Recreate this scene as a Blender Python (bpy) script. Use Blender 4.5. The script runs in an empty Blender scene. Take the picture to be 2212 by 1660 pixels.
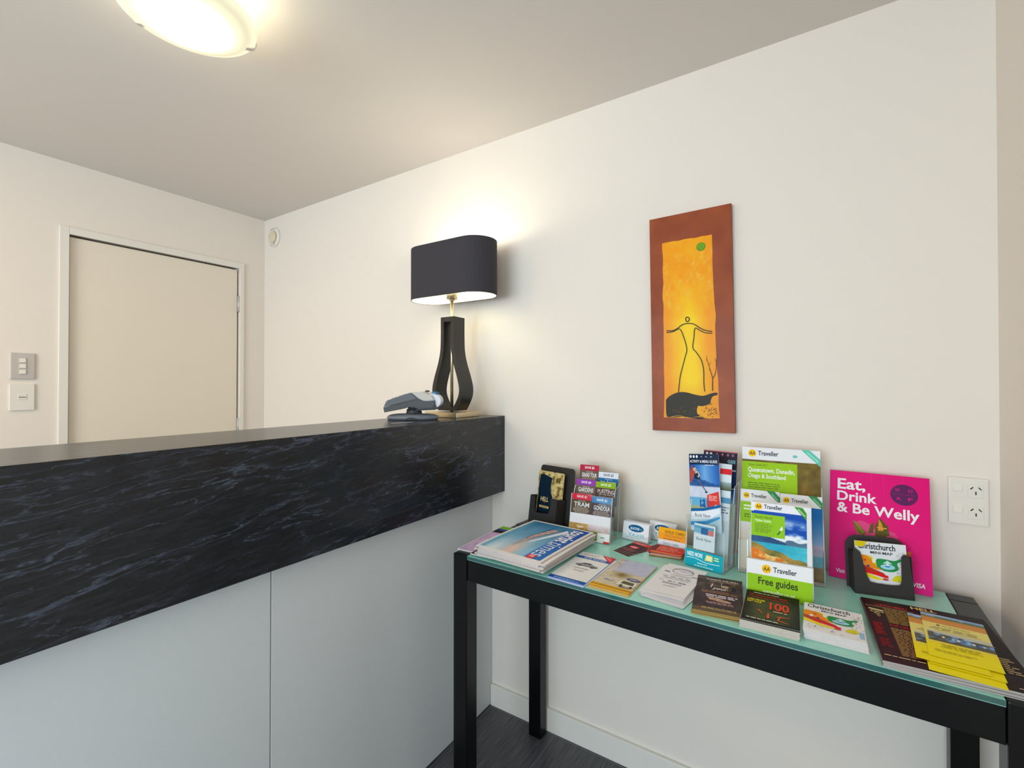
import bpy, bmesh, math, random
from mathutils import Matrix, Vector

# ------------------------------------------------------------------ camera, world, light
scn = bpy.context.scene
COL = scn.collection
cam_d = bpy.data.cameras.new('camera')
cam = bpy.data.objects.new('camera', cam_d)
COL.objects.link(cam)
cam.location = (2.9283, -1.6201, 1.355)
cam.rotation_euler = (math.radians(90.4927), 0, math.radians(32.918))
cam_d.lens = 16.30
cam_d.sensor_width = 36
cam_d.shift_y = -7 / 2212
cam_d.clip_start = 0.02
scn.camera = cam

scn.view_settings.view_transform = 'Standard'
scn.view_settings.look = 'None'
scn.view_settings.gamma = 1
scn.view_settings.exposure = 0.0
scn.view_settings.use_curve_mapping = False

world = bpy.data.worlds.new('world')
scn.world = world
world.use_nodes = True
world.node_tree.nodes['Background'].inputs[0].default_value = (0.75, 0.88, 1.0, 1)
world.node_tree.nodes['Background'].inputs[1].default_value = 1.0

def area(name, loc, rot, sx, sy, power, col):
    d = bpy.data.lights.new(name, 'AREA')
    d.shape = 'RECTANGLE'
    d.size, d.size_y = sx, sy
    d.energy = power
    d.color = col
    o = bpy.data.objects.new(name, d)
    COL.objects.link(o)
    o.location = loc
    o.rotation_euler = rot
    return o
# daylight through the glazed entrance behind the camera
area('daylight_entrance', (1.95, -4.42, 1.42), (math.radians(90), 0, 0), 2.3, 1.65, 88, (0.75, 0.90, 1.0))
# daylight through the glazed side door in the right wall, behind the camera
area('daylight_side_door', (3.40, -2.80, 1.08), (math.radians(90), 0, math.radians(90)), 1.5, 2.0, 15, (0.75, 0.90, 1.0))
scn.cycles.transparent_max_bounces = 48
# added warm fill for the walls behind the counter, has no fixture
area('warm_fill', (0.75, -2.4, 2.385), (0, 0, 0), 0.45, 0.45, 18, (1.0, 0.65, 0.29))

ZT = 0.834      # table top
ZC = 1.225      # counter top
R = math.radians

# ------------------------------------------------------------------ helpers
def lin(c):
    return tuple(((x / 255) / 12.92 if x / 255 <= 0.04045 else ((x / 255 + 0.055) / 1.055) ** 2.4) for x in c[:3])

MATS = {}
def mat(name, rgb=(200, 200, 200), rough=0.5, metal=0.0, spec=0.5, bump=None, var=None, coat=0.0, **kw):
    """procedural principled material; bump=(scale,strength), var=(scale,amount)"""
    if name in MATS:
        return MATS[name]
    m = bpy.data.materials.new(name)
    m.use_nodes = True
    nt = m.node_tree
    b = nt.nodes['Principled BSDF']
    c = lin(rgb)
    b.inputs['Base Color'].default_value = (*c, 1)
    b.inputs['Roughness'].default_value = rough
    b.inputs['Metallic'].default_value = metal
    b.inputs['Specular IOR Level'].default_value = spec
    b.inputs['Coat Weight'].default_value = coat
    tc = nt.nodes.new('ShaderNodeTexCoord')
    if var:
        n = nt.nodes.new('ShaderNodeTexNoise')
        n.inputs['Scale'].default_value = var[0]
        n.inputs['Detail'].default_value = 4
        nt.links.new(tc.outputs['Object'], n.inputs['Vector'])
        mx = nt.nodes.new('ShaderNodeMix')
        mx.data_type = 'RGBA'
        mx.inputs[6].default_value = (*[x * (1 - var[1]) for x in c], 1)
        mx.inputs[7].default_value = (*[min(1, x * (1 + var[1])) for x in c], 1)
        nt.links.new(n.outputs['Fac'], mx.inputs[0])
        nt.links.new(mx.outputs[2], b.inputs['Base Color'])
    if bump:
        n = nt.nodes.new('ShaderNodeTexNoise')
        n.inputs['Scale'].default_value = bump[0]
        n.inputs['Detail'].default_value = 3
        nt.links.new(tc.outputs['Object'], n.inputs['Vector'])
        bp = nt.nodes.new('ShaderNodeBump')
        bp.inputs['Strength'].default_value = bump[1]
        bp.inputs['Distance'].default_value = 0.002
        nt.links.new(n.outputs['Fac'], bp.inputs['Height'])
        nt.links.new(bp.outputs['Normal'], b.inputs['Normal'])
    MATS[name] = m
    return m

def ramp(nt, stops, interp='LINEAR'):
    r = nt.nodes.new('ShaderNodeValToRGB')
    r.color_ramp.interpolation = interp
    e = r.color_ramp.elements
    while len(e) > 1:
        e.remove(e[0])
    e[0].position = stops[0][0]
    e[0].color = (*stops[0][1], 1)
    for p, c in stops[1:]:
        n = e.new(p)
        n.color = (*c, 1)
    return r

def print_mat(name, rough, coat):
    """coloured ink on paper: colour comes from the printed shapes' colour attribute"""
    m = bpy.data.materials.new(name)
    m.use_nodes = True
    nt = m.node_tree
    b = nt.nodes['Principled BSDF']
    a = nt.nodes.new('ShaderNodeAttribute')
    a.attribute_name = 'Col'
    n = nt.nodes.new('ShaderNodeTexNoise')
    n.inputs['Scale'].default_value = 900
    tc = nt.nodes.new('ShaderNodeTexCoord')
    nt.links.new(tc.outputs['Object'], n.inputs['Vector'])
    mr = nt.nodes.new('ShaderNodeMapRange')
    mr.inputs[3].default_value = 0.94
    mr.inputs[4].default_value = 1.06
    nt.links.new(n.outputs['Fac'], mr.inputs[0])
    mx = nt.nodes.new('ShaderNodeVectorMath')
    mx.operation = 'SCALE'
    nt.links.new(a.outputs['Color'], mx.inputs[0])
    nt.links.new(mr.outputs[0], mx.inputs['Scale'])
    nt.links.new(mx.outputs[0], b.inputs['Base Color'])
    b.inputs['Roughness'].default_value = rough
    b.inputs['Coat Weight'].default_value = coat
    b.inputs['Coat Roughness'].default_value = 0.15
    b.inputs['Specular IOR Level'].default_value = 0.14
    MATS[name] = m
    return m
M_GLOSS = print_mat('gloss_print', 0.48, 0.0)
M_MATTE = print_mat('matte_print', 0.7, 0.0)

def link(o, parent=None):
    COL.objects.link(o)
    if parent is not None:
        o.parent = parent
    return o

def tag(o, label=None, cat=None, group=None, kind=None):
    if label: o['label'] = label
    if cat: o['category'] = cat
    if group: o['group'] = group
    if kind: o['kind'] = kind
    return o

def empty(name, mtx, label, cat, group=None):
    o = bpy.data.objects.new(name, None)
    o.empty_display_size = 0.02
    link(o)
    o.matrix_world = mtx
    return tag(o, label, cat, group)

def T3(x, y, z): return Matrix.Translation((x, y, z))
def frame(x, y, z, rot=0, lean=None):
    """local x = width; flat: local z up.  lean given: upright, local y up the sheet, local z towards the reader"""
    m = T3(x, y, z) @ Matrix.Rotation(R(rot), 4, 'Z')
    if lean is not None:
        m = m @ Matrix.Rotation(R(90 - lean), 4, 'X')
    return m

class MB:
    """mesh builder"""
    def __init__(s):
        s.bm = bmesh.new()
    def box(s, x0, y0, z0, x1, y1, z1, mi=0, bevel=0.0, seg=2):
        bm = s.bm
        n0 = len(bm.faces)
        vs = [bm.verts.new(p) for p in ((x0, y0, z0), (x1, y0, z0), (x1, y1, z0), (x0, y1, z0), (x0, y0, z1), (x1, y0, z1), (x1, y1, z1), (x0, y1, z1))]
        fs = [bm.faces.new([vs[i] for i in q]) for q in ((3, 2, 1, 0), (4, 5, 6, 7), (0, 1, 5, 4), (1, 2, 6, 5), (2, 3, 7, 6), (3, 0, 4, 7))]
        for f in fs: f.material_index = mi
        if bevel > 0:
            es = list({e for f in fs for e in f.edges})
            r = bmesh.ops.bevel(bm, geom=es, offset=bevel, segments=seg, affect='EDGES', profile=0.6)
            for f in r['faces']: f.material_index = mi
        return s
    def prism(s, pts, axis, a, b, mi=0, side=None, bevel=0.0):
        """extrude polygon pts along axis from a to b; axis 'x': pts are (y,z); 'y': (x,z); 'z': (x,y)"""
        def P(p, t):
            return {'x': (t, p[0], p[1]), 'y': (p[0], t, p[1]), 'z': (p[0], p[1], t)}[axis]
        bm = s.bm
        A = [bm.verts.new(P(p, a)) for p in pts]
        B = [bm.verts.new(P(p, b)) for p in pts]
        fa = bm.faces.new(A[::-1]); fb = bm.faces.new(B)
        fa.material_index = fb.material_index = mi
        fs = [fa, fb]
        n = len(pts)
        for i in range(n):
            f = bm.faces.new((A[i], A[(i + 1) % n], B[(i + 1) % n], B[i]))
            f.material_index = mi if side is None else side
            fs.append(f)
        if bevel > 0:
            es = list(fa.edges) + list(fb.edges)
            r = bmesh.ops.bevel(bm, geom=es, offset=bevel, segments=2, affect='EDGES')
            for f in r['faces']: f.material_index = mi
        return s
    def cyl(s, x, y, z0, z1, r, n=24, r1=None, mi=0):
        r1 = r if r1 is None else r1
        bm = s.bm
        A = [bm.verts.new((x + r * math.cos(2 * math.pi * i / n), y + r * math.sin(2 * math.pi * i / n), z0)) for i in range(n)]
        B = [bm.verts.new((x + r1 * math.cos(2 * math.pi * i / n), y + r1 * math.sin(2 * math.pi * i / n), z1)) for i in range(n)]
        bm.faces.new(A[::-1]).material_index = mi
        bm.faces.new(B).material_index = mi
        for i in range(n):
            f = bm.faces.new((A[i], A[(i + 1) % n], B[(i + 1) % n], B[i]))
            f.material_index = mi; f.smooth = True
        return s
    def lathe(s, prof, n=48, mi=0, cx=0, cy=0):
        bm = s.bm
        rings = []
        for r, z in prof:
            if r < 1e-6:
                rings.append([bm.verts.new((cx, cy, z))])
            else:
                rings.append([bm.verts.new((cx + r * math.cos(2 * math.pi * i / n), cy + r * math.sin(2 * math.pi * i / n), z)) for i in range(n)])
        for a, b in zip(rings, rings[1:]):
            for i in range(n):
                j = (i + 1) % n
                if len(a) == 1 and len(b) == 1: continue
                if len(a) == 1: f = bm.faces.new((a[0], b[j], b[i]))
                elif len(b) == 1: f = bm.faces.new((a[i], a[j], b[0]))
                else: f = bm.faces.new((a[i], a[j], b[j], b[i]))
                f.smooth = True; f.material_index = mi
        return s
    def loop_band(s, inner, outer, axis, a, b, mi=0):
        """closed band between two outlines of equal length, extruded a..b"""
        def P(p, t):
            return {'x': (t, p[0], p[1]), 'y': (p[0], t, p[1]), 'z': (p[0], p[1], t)}[axis]
        bm = s.bm
        n = len(inner)
        V = [[bm.verts.new(P(p, t)) for p in q] for q in (inner, outer) for t in (a, b)]
        for i in range(n):
            j = (i + 1) % n
            for q in ((V[0][i], V[0][j], V[2][j], V[2][i]), (V[1][i], V[3][i], V[3][j], V[1][j]),
                      (V[0][i], V[1][i], V[1][j], V[0][j]), (V[2][i], V[2][j], V[3][j], V[3][i])):
                bm.faces.new(q).material_index = mi
        return s
    def build(s, name, mats, parent=None, mtx=None, smooth=False):
        bmesh.ops.recalc_face_normals(s.bm, faces=s.bm.faces[:])
        me = bpy.data.meshes.new(name)
        s.bm.to_mesh(me)
        s.bm.free()
        if not isinstance(mats, (list, tuple)): mats = [mats]
        for m in mats: me.materials.append(m)
        if smooth:
            for p in me.polygons: p.use_smooth = True
        o = bpy.data.objects.new(name, me)
        link(o, parent)
        if mtx is not None:
            if parent is None: o.matrix_world = mtx
            else: o.matrix_local = mtx
        return o

# ---- printed matter -------------------------------------------------
TXT = {}
def text_mesh(s, bold):
    k = (s, bold)
    if k not in TXT:
        c = bpy.data.curves.new('t', 'FONT')
        c.body = s
        c.resolution_u = 3
        c.offset = 0.022 if bold else 0.004
        o = bpy.data.objects.new('t', c)
        COL.objects.link(o)
        dg = bpy.context.evaluated_depsgraph_get()
        me = bpy.data.meshes.new_from_object(o.evaluated_get(dg))
        v = [(p.co.x, p.co.y) for p in me.vertices]
        f = [tuple(p.vertices) for p in me.polygons]
        x0 = min(p[0] for p in v); x1 = max(p[0] for p in v)
        y0 = min(p[1] for p in v); y1 = max(p[1] for p in v)
        TXT[k] = ([((p[0] - x0) / (x1 - x0), (p[1] - y0) / (y1 - y0)) for p in v], f)
        bpy.data.objects.remove(o); bpy.data.curves.remove(c); bpy.data.meshes.remove(me)
    return TXT[k]

def hsh(i, j, s=0):
    n = math.sin(i * 127.1 + j * 311.7 + s * 74.7) * 43758.5453
    return n - math.floor(n)
def vn(x, y, s=0):
    i, j = math.floor(x), math.floor(y)
    u, v = x - i, y - j
    u = u * u * (3 - 2 * u); v = v * v * (3 - 2 * v)
    return (hsh(i, j, s) * (1 - u) + hsh(i + 1, j, s) * u) * (1 - v) + (hsh(i, j + 1, s) * (1 - u) + hsh(i + 1, j + 1, s) * u) * v
def fbm(x, y, s=0):
    return 0.5 * vn(x, y, s) + 0.3 * vn(x * 2.1, y * 2.1, s + 1) + 0.2 * vn(x * 4.3, y * 4.3, s + 2)
def mixc(a, b, t):
    t = max(0, min(1, t))
    return tuple(a[i] + (b[i] - a[i]) * t for i in range(3))

class Art:
    """printed shapes in millimetres, origin at lower left, stacked in hair-thin ink layers"""
    def __init__(s, z=0.0):
        s.v = []; s.f = []; s.c = []; s.k = 0; s.z0 = z; s.xf = None
    def add(s, pts, faces, cols):
        s.k += 1
        z = s.z0 + 0.035 * s.k
        b = len(s.v)
        for x, y in pts:
            if s.xf: x, y = s.xf(x, y)
            s.v.append((x, y, z))
        for f, c in zip(faces, cols):
            s.f.append(tuple(b + i for i in f))
            s.c.append([lin(q) for q in c])
    def rect(s, x0, y0, x1, y1, c, c2=None):
        """c at the bottom, c2 at the top"""
        c2 = c2 or c
        s.add([(x0, y0), (x1, y0), (x1, y1), (x0, y1)], [(0, 1, 2, 3)], [[c, c, c2, c2]])
    def poly(s, pts, c):
        s.add(pts, [tuple(range(len(pts)))], [[c] * len(pts)])
    def ell(s, x, y, rx, ry, c, n=28):
        s.poly([(x + rx * math.cos(2 * math.pi * i / n), y + ry * math.sin(2 * math.pi * i / n)) for i in range(n)], c)
    def line(s, pts, w, c, w2=None):
        w2 = w if w2 is None else w2
        n = len(pts); V = []
        for i, p in enumerate(pts):
            a = pts[max(0, i - 1)]; b = pts[min(n - 1, i + 1)]
            dx, dy = b[0] - a[0], b[1] - a[1]
            l = math.hypot(dx, dy) or 1
            ww = (w + (w2 - w) * i / (n - 1)) / 2
            V += [(p[0] - dy / l * ww, p[1] + dx / l * ww), (p[0] + dy / l * ww, p[1] - dx / l * ww)]
        F = [(2 * i, 2 * i + 1, 2 * i + 3, 2 * i + 2) for i in range(n - 1)]
        s.add(V, F, [[c] * 4] * len(F))
    def photo(s, x0, y0, x1, y1, nx, ny, fn):
        """picture printed from a colour function fn(u,v) with v=1 at the top"""
        V = [(x0 + (x1 - x0) * i / nx, y0 + (y1 - y0) * j / ny) for j in range(ny + 1) for i in range(nx + 1)]
        C = [fn(i / nx, j / ny) for j in range(ny + 1) for i in range(nx + 1)]
        F = []; K = []
        for j in range(ny):
            for i in range(nx):
                q = (j * (nx + 1) + i, j * (nx + 1) + i + 1, (j + 1) * (nx + 1) + i + 1, (j + 1) * (nx + 1) + i)
                F.append(q); K.append([C[a] for a in q])
        s.add(V, F, K)
    def text(s, t, x0, y0, x1, y1, c, bold=True, shear=0.0):
        v, f = text_mesh(t, bold)
        s.add([(x0 + (x1 - x0) * p[0] + shear * (y1 - y0) * p[1], y0 + (y1 - y0) * p[1]) for p in v], f, [[c] * len(q) for q in f])
    def greek(s, x0, y0, x1, y1, n, c, seed=1, center=False, fill=0.5):
        """n rows of print too small to read"""
        rd = random.Random(seed)
        V = []; F = []
        h = (y1 - y0) / n
        for i in range(n):
            y = y1 - (i + 1) * h + h * 0.2
            w = (x1 - x0) * rd.uniform(0.7, 1.0)
            a = x0 + ((x1 - x0) - w) / 2 if center else x0
            x = a
            while x < a + w - h * 0.5:
                l = min(rd.uniform(1.2, 4.5) * h * 0.7, a + w - x)
                b = len(V)
                V += [(x, y), (x + l, y), (x + l, y + h * fill), (x, y + h * fill)]
                F.append((b, b + 1, b + 2, b + 3))
                x += l + h * 0.35
        s.add(V, F, [[c] * 4] * len(F))

def printed(name, art, w, h, t, mtx, paper=(240, 238, 235), edge=None, back=None, material=None, bend=None, parent=None, outline=None, stripes=1, rnd=0):
    """a sheet or booklet w x h x t mm (t in mm); art is printed on its front (+z)"""
    edge = edge or paper; back = back or paper
    if outline is None:
        if rnd > 0:
            outline = []
            for cx, cy, a0 in ((w - rnd, rnd, -90), (w - rnd, h - rnd, 0), (rnd, h - rnd, 90), (rnd, rnd, 180)):
                for k in range(5):
                    a = R(a0 + 22.5 * k)
                    outline.append((cx + rnd * math.cos(a), cy + rnd * math.sin(a)))
        else:
            outline = [(0, 0), (w, 0), (w, h), (0, h)]
    n = len(outline)
    V = []; F = []; C = []
    for k in range(stripes + 1):
        V += [(x, y, t * k / stripes) for x, y in outline]
    F.append(tuple(range(n))[::-1]); C.append([lin(back)] * n)
    F.append(tuple(range(n * stripes, n * stripes + n))); C.append([lin(paper)] * n)
    for k in range(stripes):
        for i in range(n):
            j = (i + 1) % n
            F.append((k * n + i, k * n + j, (k + 1) * n + j, (k + 1) * n + i))
            e = edge if k % 2 == 0 else tuple(q * 0.8 for q in edge)
            C.append([lin(e)] * 4)
    if art:
        b = len(V)
        V += [(x, y, z + t) for x, y, z in art.v]
        F += [tuple(b + i for i in f) for f in art.f]
        C += art.c
    me = bpy.data.meshes.new(name)
    me.from_pydata([(x * .001, y * .001, z * .001) for x, y, z in V], [], F)
    ca = me.color_attributes.new('Col', 'FLOAT_COLOR', 'CORNER')
    k = 0
    buf = []
    for c in C:
        for q in c: buf += [q[0], q[1], q[2], 1.0]
    ca.data.foreach_set('color', buf)
    if bend:
        bm = bmesh.new(); bm.from_mesh(me)
        bmesh.ops.triangulate(bm, faces=[f for f in bm.faces if len(f.verts) > 4])
        for it in range(4):
            es = [e for e in bm.edges if e.calc_length() > 0.022]
            if not es: break
            bmesh.ops.subdivide_edges(bm, edges=es, cuts=1, use_grid_fill=True)
            bmesh.ops.triangulate(bm, faces=[f for f in bm.faces if len(f.verts) > 4])
        for v in bm.verts:
            v.co.z += bend(v.co.x / (w * .001), v.co.y / (h * .001))
        bm.to_mesh(me); bm.free()
    me.materials.append(material or M_GLOSS)
    o = bpy.data.objects.new(name, me)
    link(o, parent)
    if parent is None: o.matrix_world = mtx
    else: o.matrix_local = mtx
    return o

# ------------------------------------------------------------------ materials of the room
m_wall = mat('wall_paint', (239, 229, 218), 0.75, spec=0.2, bump=(180, 0.05))
m_ceil = mat('ceiling_paint', (224, 216, 209), 0.85, spec=0.15, bump=(120, 0.05))
m_trim = mat('trim_paint', (238, 232, 222), 0.42, bump=(60, 0.03))
m_door = mat('door_paint', (238, 226, 208), 0.5, bump=(60, 0.04))
m_dark = mat('gap_dark', (52, 40, 28), 0.9)
m_steel = mat('brushed_steel', (212, 205, 200), 0.38, metal=0.35, bump=(300, 0.05))
m_brass = mat('satin_nickel', (214, 196, 160), 0.25, metal=0.8, bump=(200, 0.03))
m_white = mat('white_plastic', (236, 230, 220), 0.35)
m_lower = mat('counter_panel_laminate', (220, 223, 224), 0.42, spec=0.45, bump=(500, 0.06), var=(300, 0.02))
m_black = mat('black_lacquer', (4, 6, 7), 0.3, spec=0.3, bump=(90, 0.03))

def slate():
    m = bpy.data.materials.new('slate_laminate'); m.use_nodes = True
    nt = m.node_tree; b = nt.nodes['Principled BSDF']; L = nt.links
    tc = nt.nodes.new('ShaderNodeTexCoord')
    mp = nt.nodes.new('ShaderNodeMapping')
    mp.inputs['Rotation'].default_value = (R(-6), 0, 0)
    L.new(tc.outputs['Object'], mp.inputs['Vector'])
    mp2 = nt.nodes.new('ShaderNodeMapping')
    mp2.inputs['Scale'].default_value = (3.0, 0.72, 4.4)
    L.new(mp.outputs[0], mp2.inputs['Vector'])
    wn = nt.nodes.new('ShaderNodeTexNoise'); wn.inputs['Scale'].default_value = 3.0; wn.inputs['Detail'].default_value = 6; wn.inputs['Roughness'].default_value = 0.62
    L.new(mp2.outputs[0], wn.inputs['Vector'])
    ad = nt.nodes.new('ShaderNodeVectorMath'); ad.operation = 'MULTIPLY_ADD'
    ad.inputs[1].default_value = (0.36, 0.34, 0.40)
    L.new(wn.outputs['Color'], ad.inputs[0]); L.new(mp2.outputs[0], ad.inputs[2])
    def veins(scale, w, seed):
        n = nt.nodes.new('ShaderNodeTexNoise'); n.noise_dimensions = '4D'
        n.inputs['W'].default_value = seed
        n.inputs['Scale'].default_value = scale; n.inputs['Detail'].default_value = 2.5; n.inputs['Roughness'].default_value = 0.45
        L.new(ad.outputs[0], n.inputs['Vector'])
        s = nt.nodes.new('ShaderNodeMath'); s.operation = 'SUBTRACT'; s.inputs[1].default_value = 0.5
        L.new(n.outputs['Fac'], s.inputs[0])
        a = nt.nodes.new('ShaderNodeMath'); a.operation = 'ABSOLUTE'; L.new(s.outputs[0], a.inputs[0])
        r = ramp(nt, [(0.0, (1, 1, 1)), (w * .35, (.35, .35, .35)), (w, (0, 0, 0))])
        L.new(a.outputs[0], r.inputs[0])
        return r
    v1 = veins(2.6, 0.009, 1.7); v2 = veins(8.5, 0.024, 5.1)
    msk = nt.nodes.new('ShaderNodeTexNoise'); msk.inputs['Scale'].default_value = 5; msk.inputs['Detail'].default_value = 4
    L.new(mp2.outputs[0], msk.inputs['Vector'])
    mr = ramp(nt, [(0.34, (0, 0, 0)), (0.6, (1, 1, 1))]); L.new(msk.outputs['Fac'], mr.inputs[0])
    mul = nt.nodes.new('ShaderNodeMix'); mul.data_type = 'RGBA'; mul.blend_type = 'MULTIPLY'; mul.inputs[0].default_value = 1
    L.new(v2.outputs[0], mul.inputs[6]); L.new(mr.outputs[0], mul.inputs[7])
    mul1 = nt.nodes.new('ShaderNodeMix'); mul1.data_type = 'RGBA'; mul1.blend_type = 'MULTIPLY'; mul1.inputs[0].default_value = 0.75
    L.new(v1.outputs[0], mul1.inputs[6]); L.new(msk.outputs['Fac'], mul1.inputs[7])
    sc = nt.nodes.new('ShaderNodeMix'); sc.data_type = 'RGBA'; sc.blend_type = 'ADD'; sc.inputs[0].default_value = 1
    L.new(mul1.outputs[2], sc.inputs[6]); L.new(mul.outputs[2], sc.inputs[7])
    base = nt.nodes.new('ShaderNodeTexNoise'); base.inputs['Scale'].default_value = 26; base.inputs['Detail'].default_value = 8
    L.new(mp2.outputs[0], base.inputs['Vector'])
    br = ramp(nt, [(0.3, lin((14, 17, 22))), (0.7, lin((36, 39, 47)))]); L.new(base.outputs['Fac'], br.inputs[0])
    mx = nt.nodes.new('ShaderNodeMix'); mx.data_type = 'RGBA'
    L.new(sc.outputs[2], mx.inputs[0]); L.new(br.outputs[0], mx.inputs[6])
    mx.inputs[7].default_value = (*lin((80, 90, 108)), 1)
    L.new(mx.outputs[2], b.inputs['Base Color'])
    b.inputs['Roughness'].default_value = 0.24
    b.inputs['Specular IOR Level'].default_value = 0.5
    bp = nt.nodes.new('ShaderNodeBump'); bp.inputs['Strength'].default_value = 0.03; bp.inputs['Distance'].default_value = 0.001
    L.new(base.outputs['Fac'], bp.inputs['Height']); L.new(bp.outputs['Normal'], b.inputs['Normal'])
    return m
m_slate = slate()

def floor_mat():
    m = bpy.data.materials.new('charcoal_streaked_tile'); m.use_nodes = True
    nt = m.node_tree; b = nt.nodes['Principled BSDF']; L = nt.links
    tc = nt.nodes.new('ShaderNodeTexCoord')
    mp = nt.nodes.new('ShaderNodeMapping'); mp.inputs['Scale'].default_value = (90, 3.0, 1)
    L.new(tc.outputs['Object'], mp.inputs['Vector'])
    n = nt.nodes.new('ShaderNodeTexNoise'); n.inputs['Scale'].default_value = 3; n.inputs['Detail'].default_value = 6
    L.new(mp.outputs[0], n.inputs['Vector'])
    r = ramp(nt, [(0.3, lin((52, 52, 57))), (0.55, lin((80, 79, 84))), (0.75, lin((110, 108, 112)))]); L.new(n.outputs['Fac'], r.inputs[0])
    sx = nt.nodes.new('ShaderNodeSeparateXYZ'); L.new(tc.outputs['Object'], sx.inputs[0])
    # thin pale joints: every 0.30 m across, every 0.60 m along
    def joint(out, off, step, w):
        a = nt.nodes.new('ShaderNodeMath'); a.operation = 'ADD'; a.inputs[1].default_value = off; L.new(out, a.inputs[0])
        md = nt.nodes.new('ShaderNodeMath'); md.operation = 'FLOORED_MODULO'; md.inputs[1].default_value = step; L.new(a.outputs[0], md.inputs[0])
        c = nt.nodes.new('ShaderNodeMath'); c.operation = 'LESS_THAN'; c.inputs[1].default_value = w; L.new(md.outputs[0], c.inputs[0])
        return c.outputs[0]
    j1 = joint(sx.outputs[0], -2.086 + 3.0, 0.60, 0.0025)
    j2 = joint(sx.outputs[1], 3.62 + 0.0, 0.60, 0.0025)
    mxx = nt.nodes.new('ShaderNodeMath'); mxx.operation = 'MAXIMUM'; L.new(j1, mxx.inputs[0]); L.new(j2, mxx.inputs[1])
    mx = nt.nodes.new('ShaderNodeMix'); mx.data_type = 'RGBA'
    L.new(mxx.outputs[0], mx.inputs[0]); L.new(r.outputs[0], mx.inputs[6]); mx.inputs[7].default_value = (*lin((118, 118, 122)), 1)
    L.new(mx.outputs[2], b.inputs['Base Color'])
    b.inputs['Roughness'].default_value = 0.42
    bp = nt.nodes.new('ShaderNodeBump'); bp.inputs['Strength'].default_value = 0.15; bp.inputs['Distance'].default_value = 0.001
    L.new(n.outputs['Fac'], bp.inputs['Height']); L.new(bp.outputs['Normal'], b.inputs['Normal'])
    return m

def acrylic_mat():
    m = bpy.data.materials.new('clear_acrylic'); m.use_nodes = True
    nt = m.node_tree; nt.nodes.clear(); L = nt.links
    out = nt.nodes.new('ShaderNodeOutputMaterial')
    tr = nt.nodes.new('ShaderNodeBsdfTransparent'); tr.inputs[0].default_value = (0.95, 0.965, 0.96, 1)
    gl = nt.nodes.new('ShaderNodeBsdfGlossy'); gl.inputs['Roughness'].default_value = 0.06
    fr = nt.nodes.new('ShaderNodeFresnel'); fr.inputs[0].default_value = 1.33
    mx = nt.nodes.new('ShaderNodeMixShader')
    n = nt.nodes.new('ShaderNodeTexNoise'); n.inputs['Scale'].default_value = 8
    bp = nt.nodes.new('ShaderNodeBump'); bp.inputs['Strength'].default_value = 0.03
    L.new(n.outputs['Fac'], bp.inputs['Height']); L.new(bp.outputs['Normal'], gl.inputs['Normal'])
    ge = nt.nodes.new('ShaderNodeNewGeometry')
    fm = nt.nodes.new('ShaderNodeMath'); fm.operation = 'MULTIPLY_ADD'; fm.inputs[1].default_value = -1; fm.inputs[2].default_value = 1
    L.new(ge.outputs['Backfacing'], fm.inputs[0])
    f2 = nt.nodes.new('ShaderNodeMath'); f2.operation = 'MULTIPLY'; L.new(fr.outputs[0], f2.inputs[0]); L.new(fm.outputs[0], f2.inputs[1]); fm = f2
    L.new(fm.outputs[0], mx.inputs[0]); L.new(tr.outputs[0], mx.inputs[1]); L.new(gl.outputs[0], mx.inputs[2])
    L.new(mx.outputs[0], out.inputs[0])
    return m
m_acr = acrylic_mat()
m_acre = mat('acrylic_edge', (214, 218, 214), 0.25, coat=0.6, bump=(40, 0.05))

# ------------------------------------------------------------------ room shell
XR = 3.317; H = 2.4; YF = -4.5
S = 'structure'
tag(MB().box(-0.1, YF - .1, -0.1, XR + .1, 0.1, 0).build('floor', floor_mat()), kind=S)
tag(MB().box(-0.1, YF - .1, H, XR + .1, 0.1, H + .1).build('ceiling', m_ceil), kind=S)
tag(MB().box(-0.1, 0, 0, XR + .1, 0.1, H).build('wall_back', m_wall), kind=S)
tag(MB().box(XR, -2.0, 0, XR + .1, 0, H).box(XR, YF, 0, XR + .1, -3.6, H).box(XR, -3.6, 2.1, XR + .1, -2.0, H).build('wall_right', m_wall), kind=S)
# left wall with the door opening
DY0, DY1, DZ = -0.922, -0.163, 2.058
b = MB().box(-0.1, YF, 0, 0, DY0 - .012, H).box(-0.1, DY1 + .010, 0, 0, 0, H).box(-0.1, DY0 - .012, DZ + .01, 0, DY1 + .010, H)
tag(b.build('wall_left', m_wall), kind=S)
d = tag(MB().box(-0.055, DY0, 0.008, -0.010, DY1, DZ - .004, bevel=.001).build('door_1', m_door), kind=S)
for hz in (1.80, 1.06, 0.25):
    h = MB().cyl(0.0, DY1 + .005, hz, hz + .095, 0.006, 12)
    for q in (0.02, .04, .06, .08): h.cyl(0.0, DY1 + .005, hz + q - .0008, hz + q + .0008, .0066, 12)
    h.box(-0.0095, DY1 - .003, hz, -0.0065, DY1 + .004, hz + .095)
    h.build('hinge', m_steel, d)
m_h = MB().cyl(0, 0, 0, .01, .026, 24).cyl(0, 0, .01, .045, .009, 16).box(-.012, -.009, .040, .115, .009, .056, bevel=.004)
m_h.build('door_handle', m_steel, d, T3(-.010, DY0 + .06, 1.0) @ Matrix.Rotation(R(90), 4, 'Y') @ Matrix.Rotation(R(90), 4, 'Z'))
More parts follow.
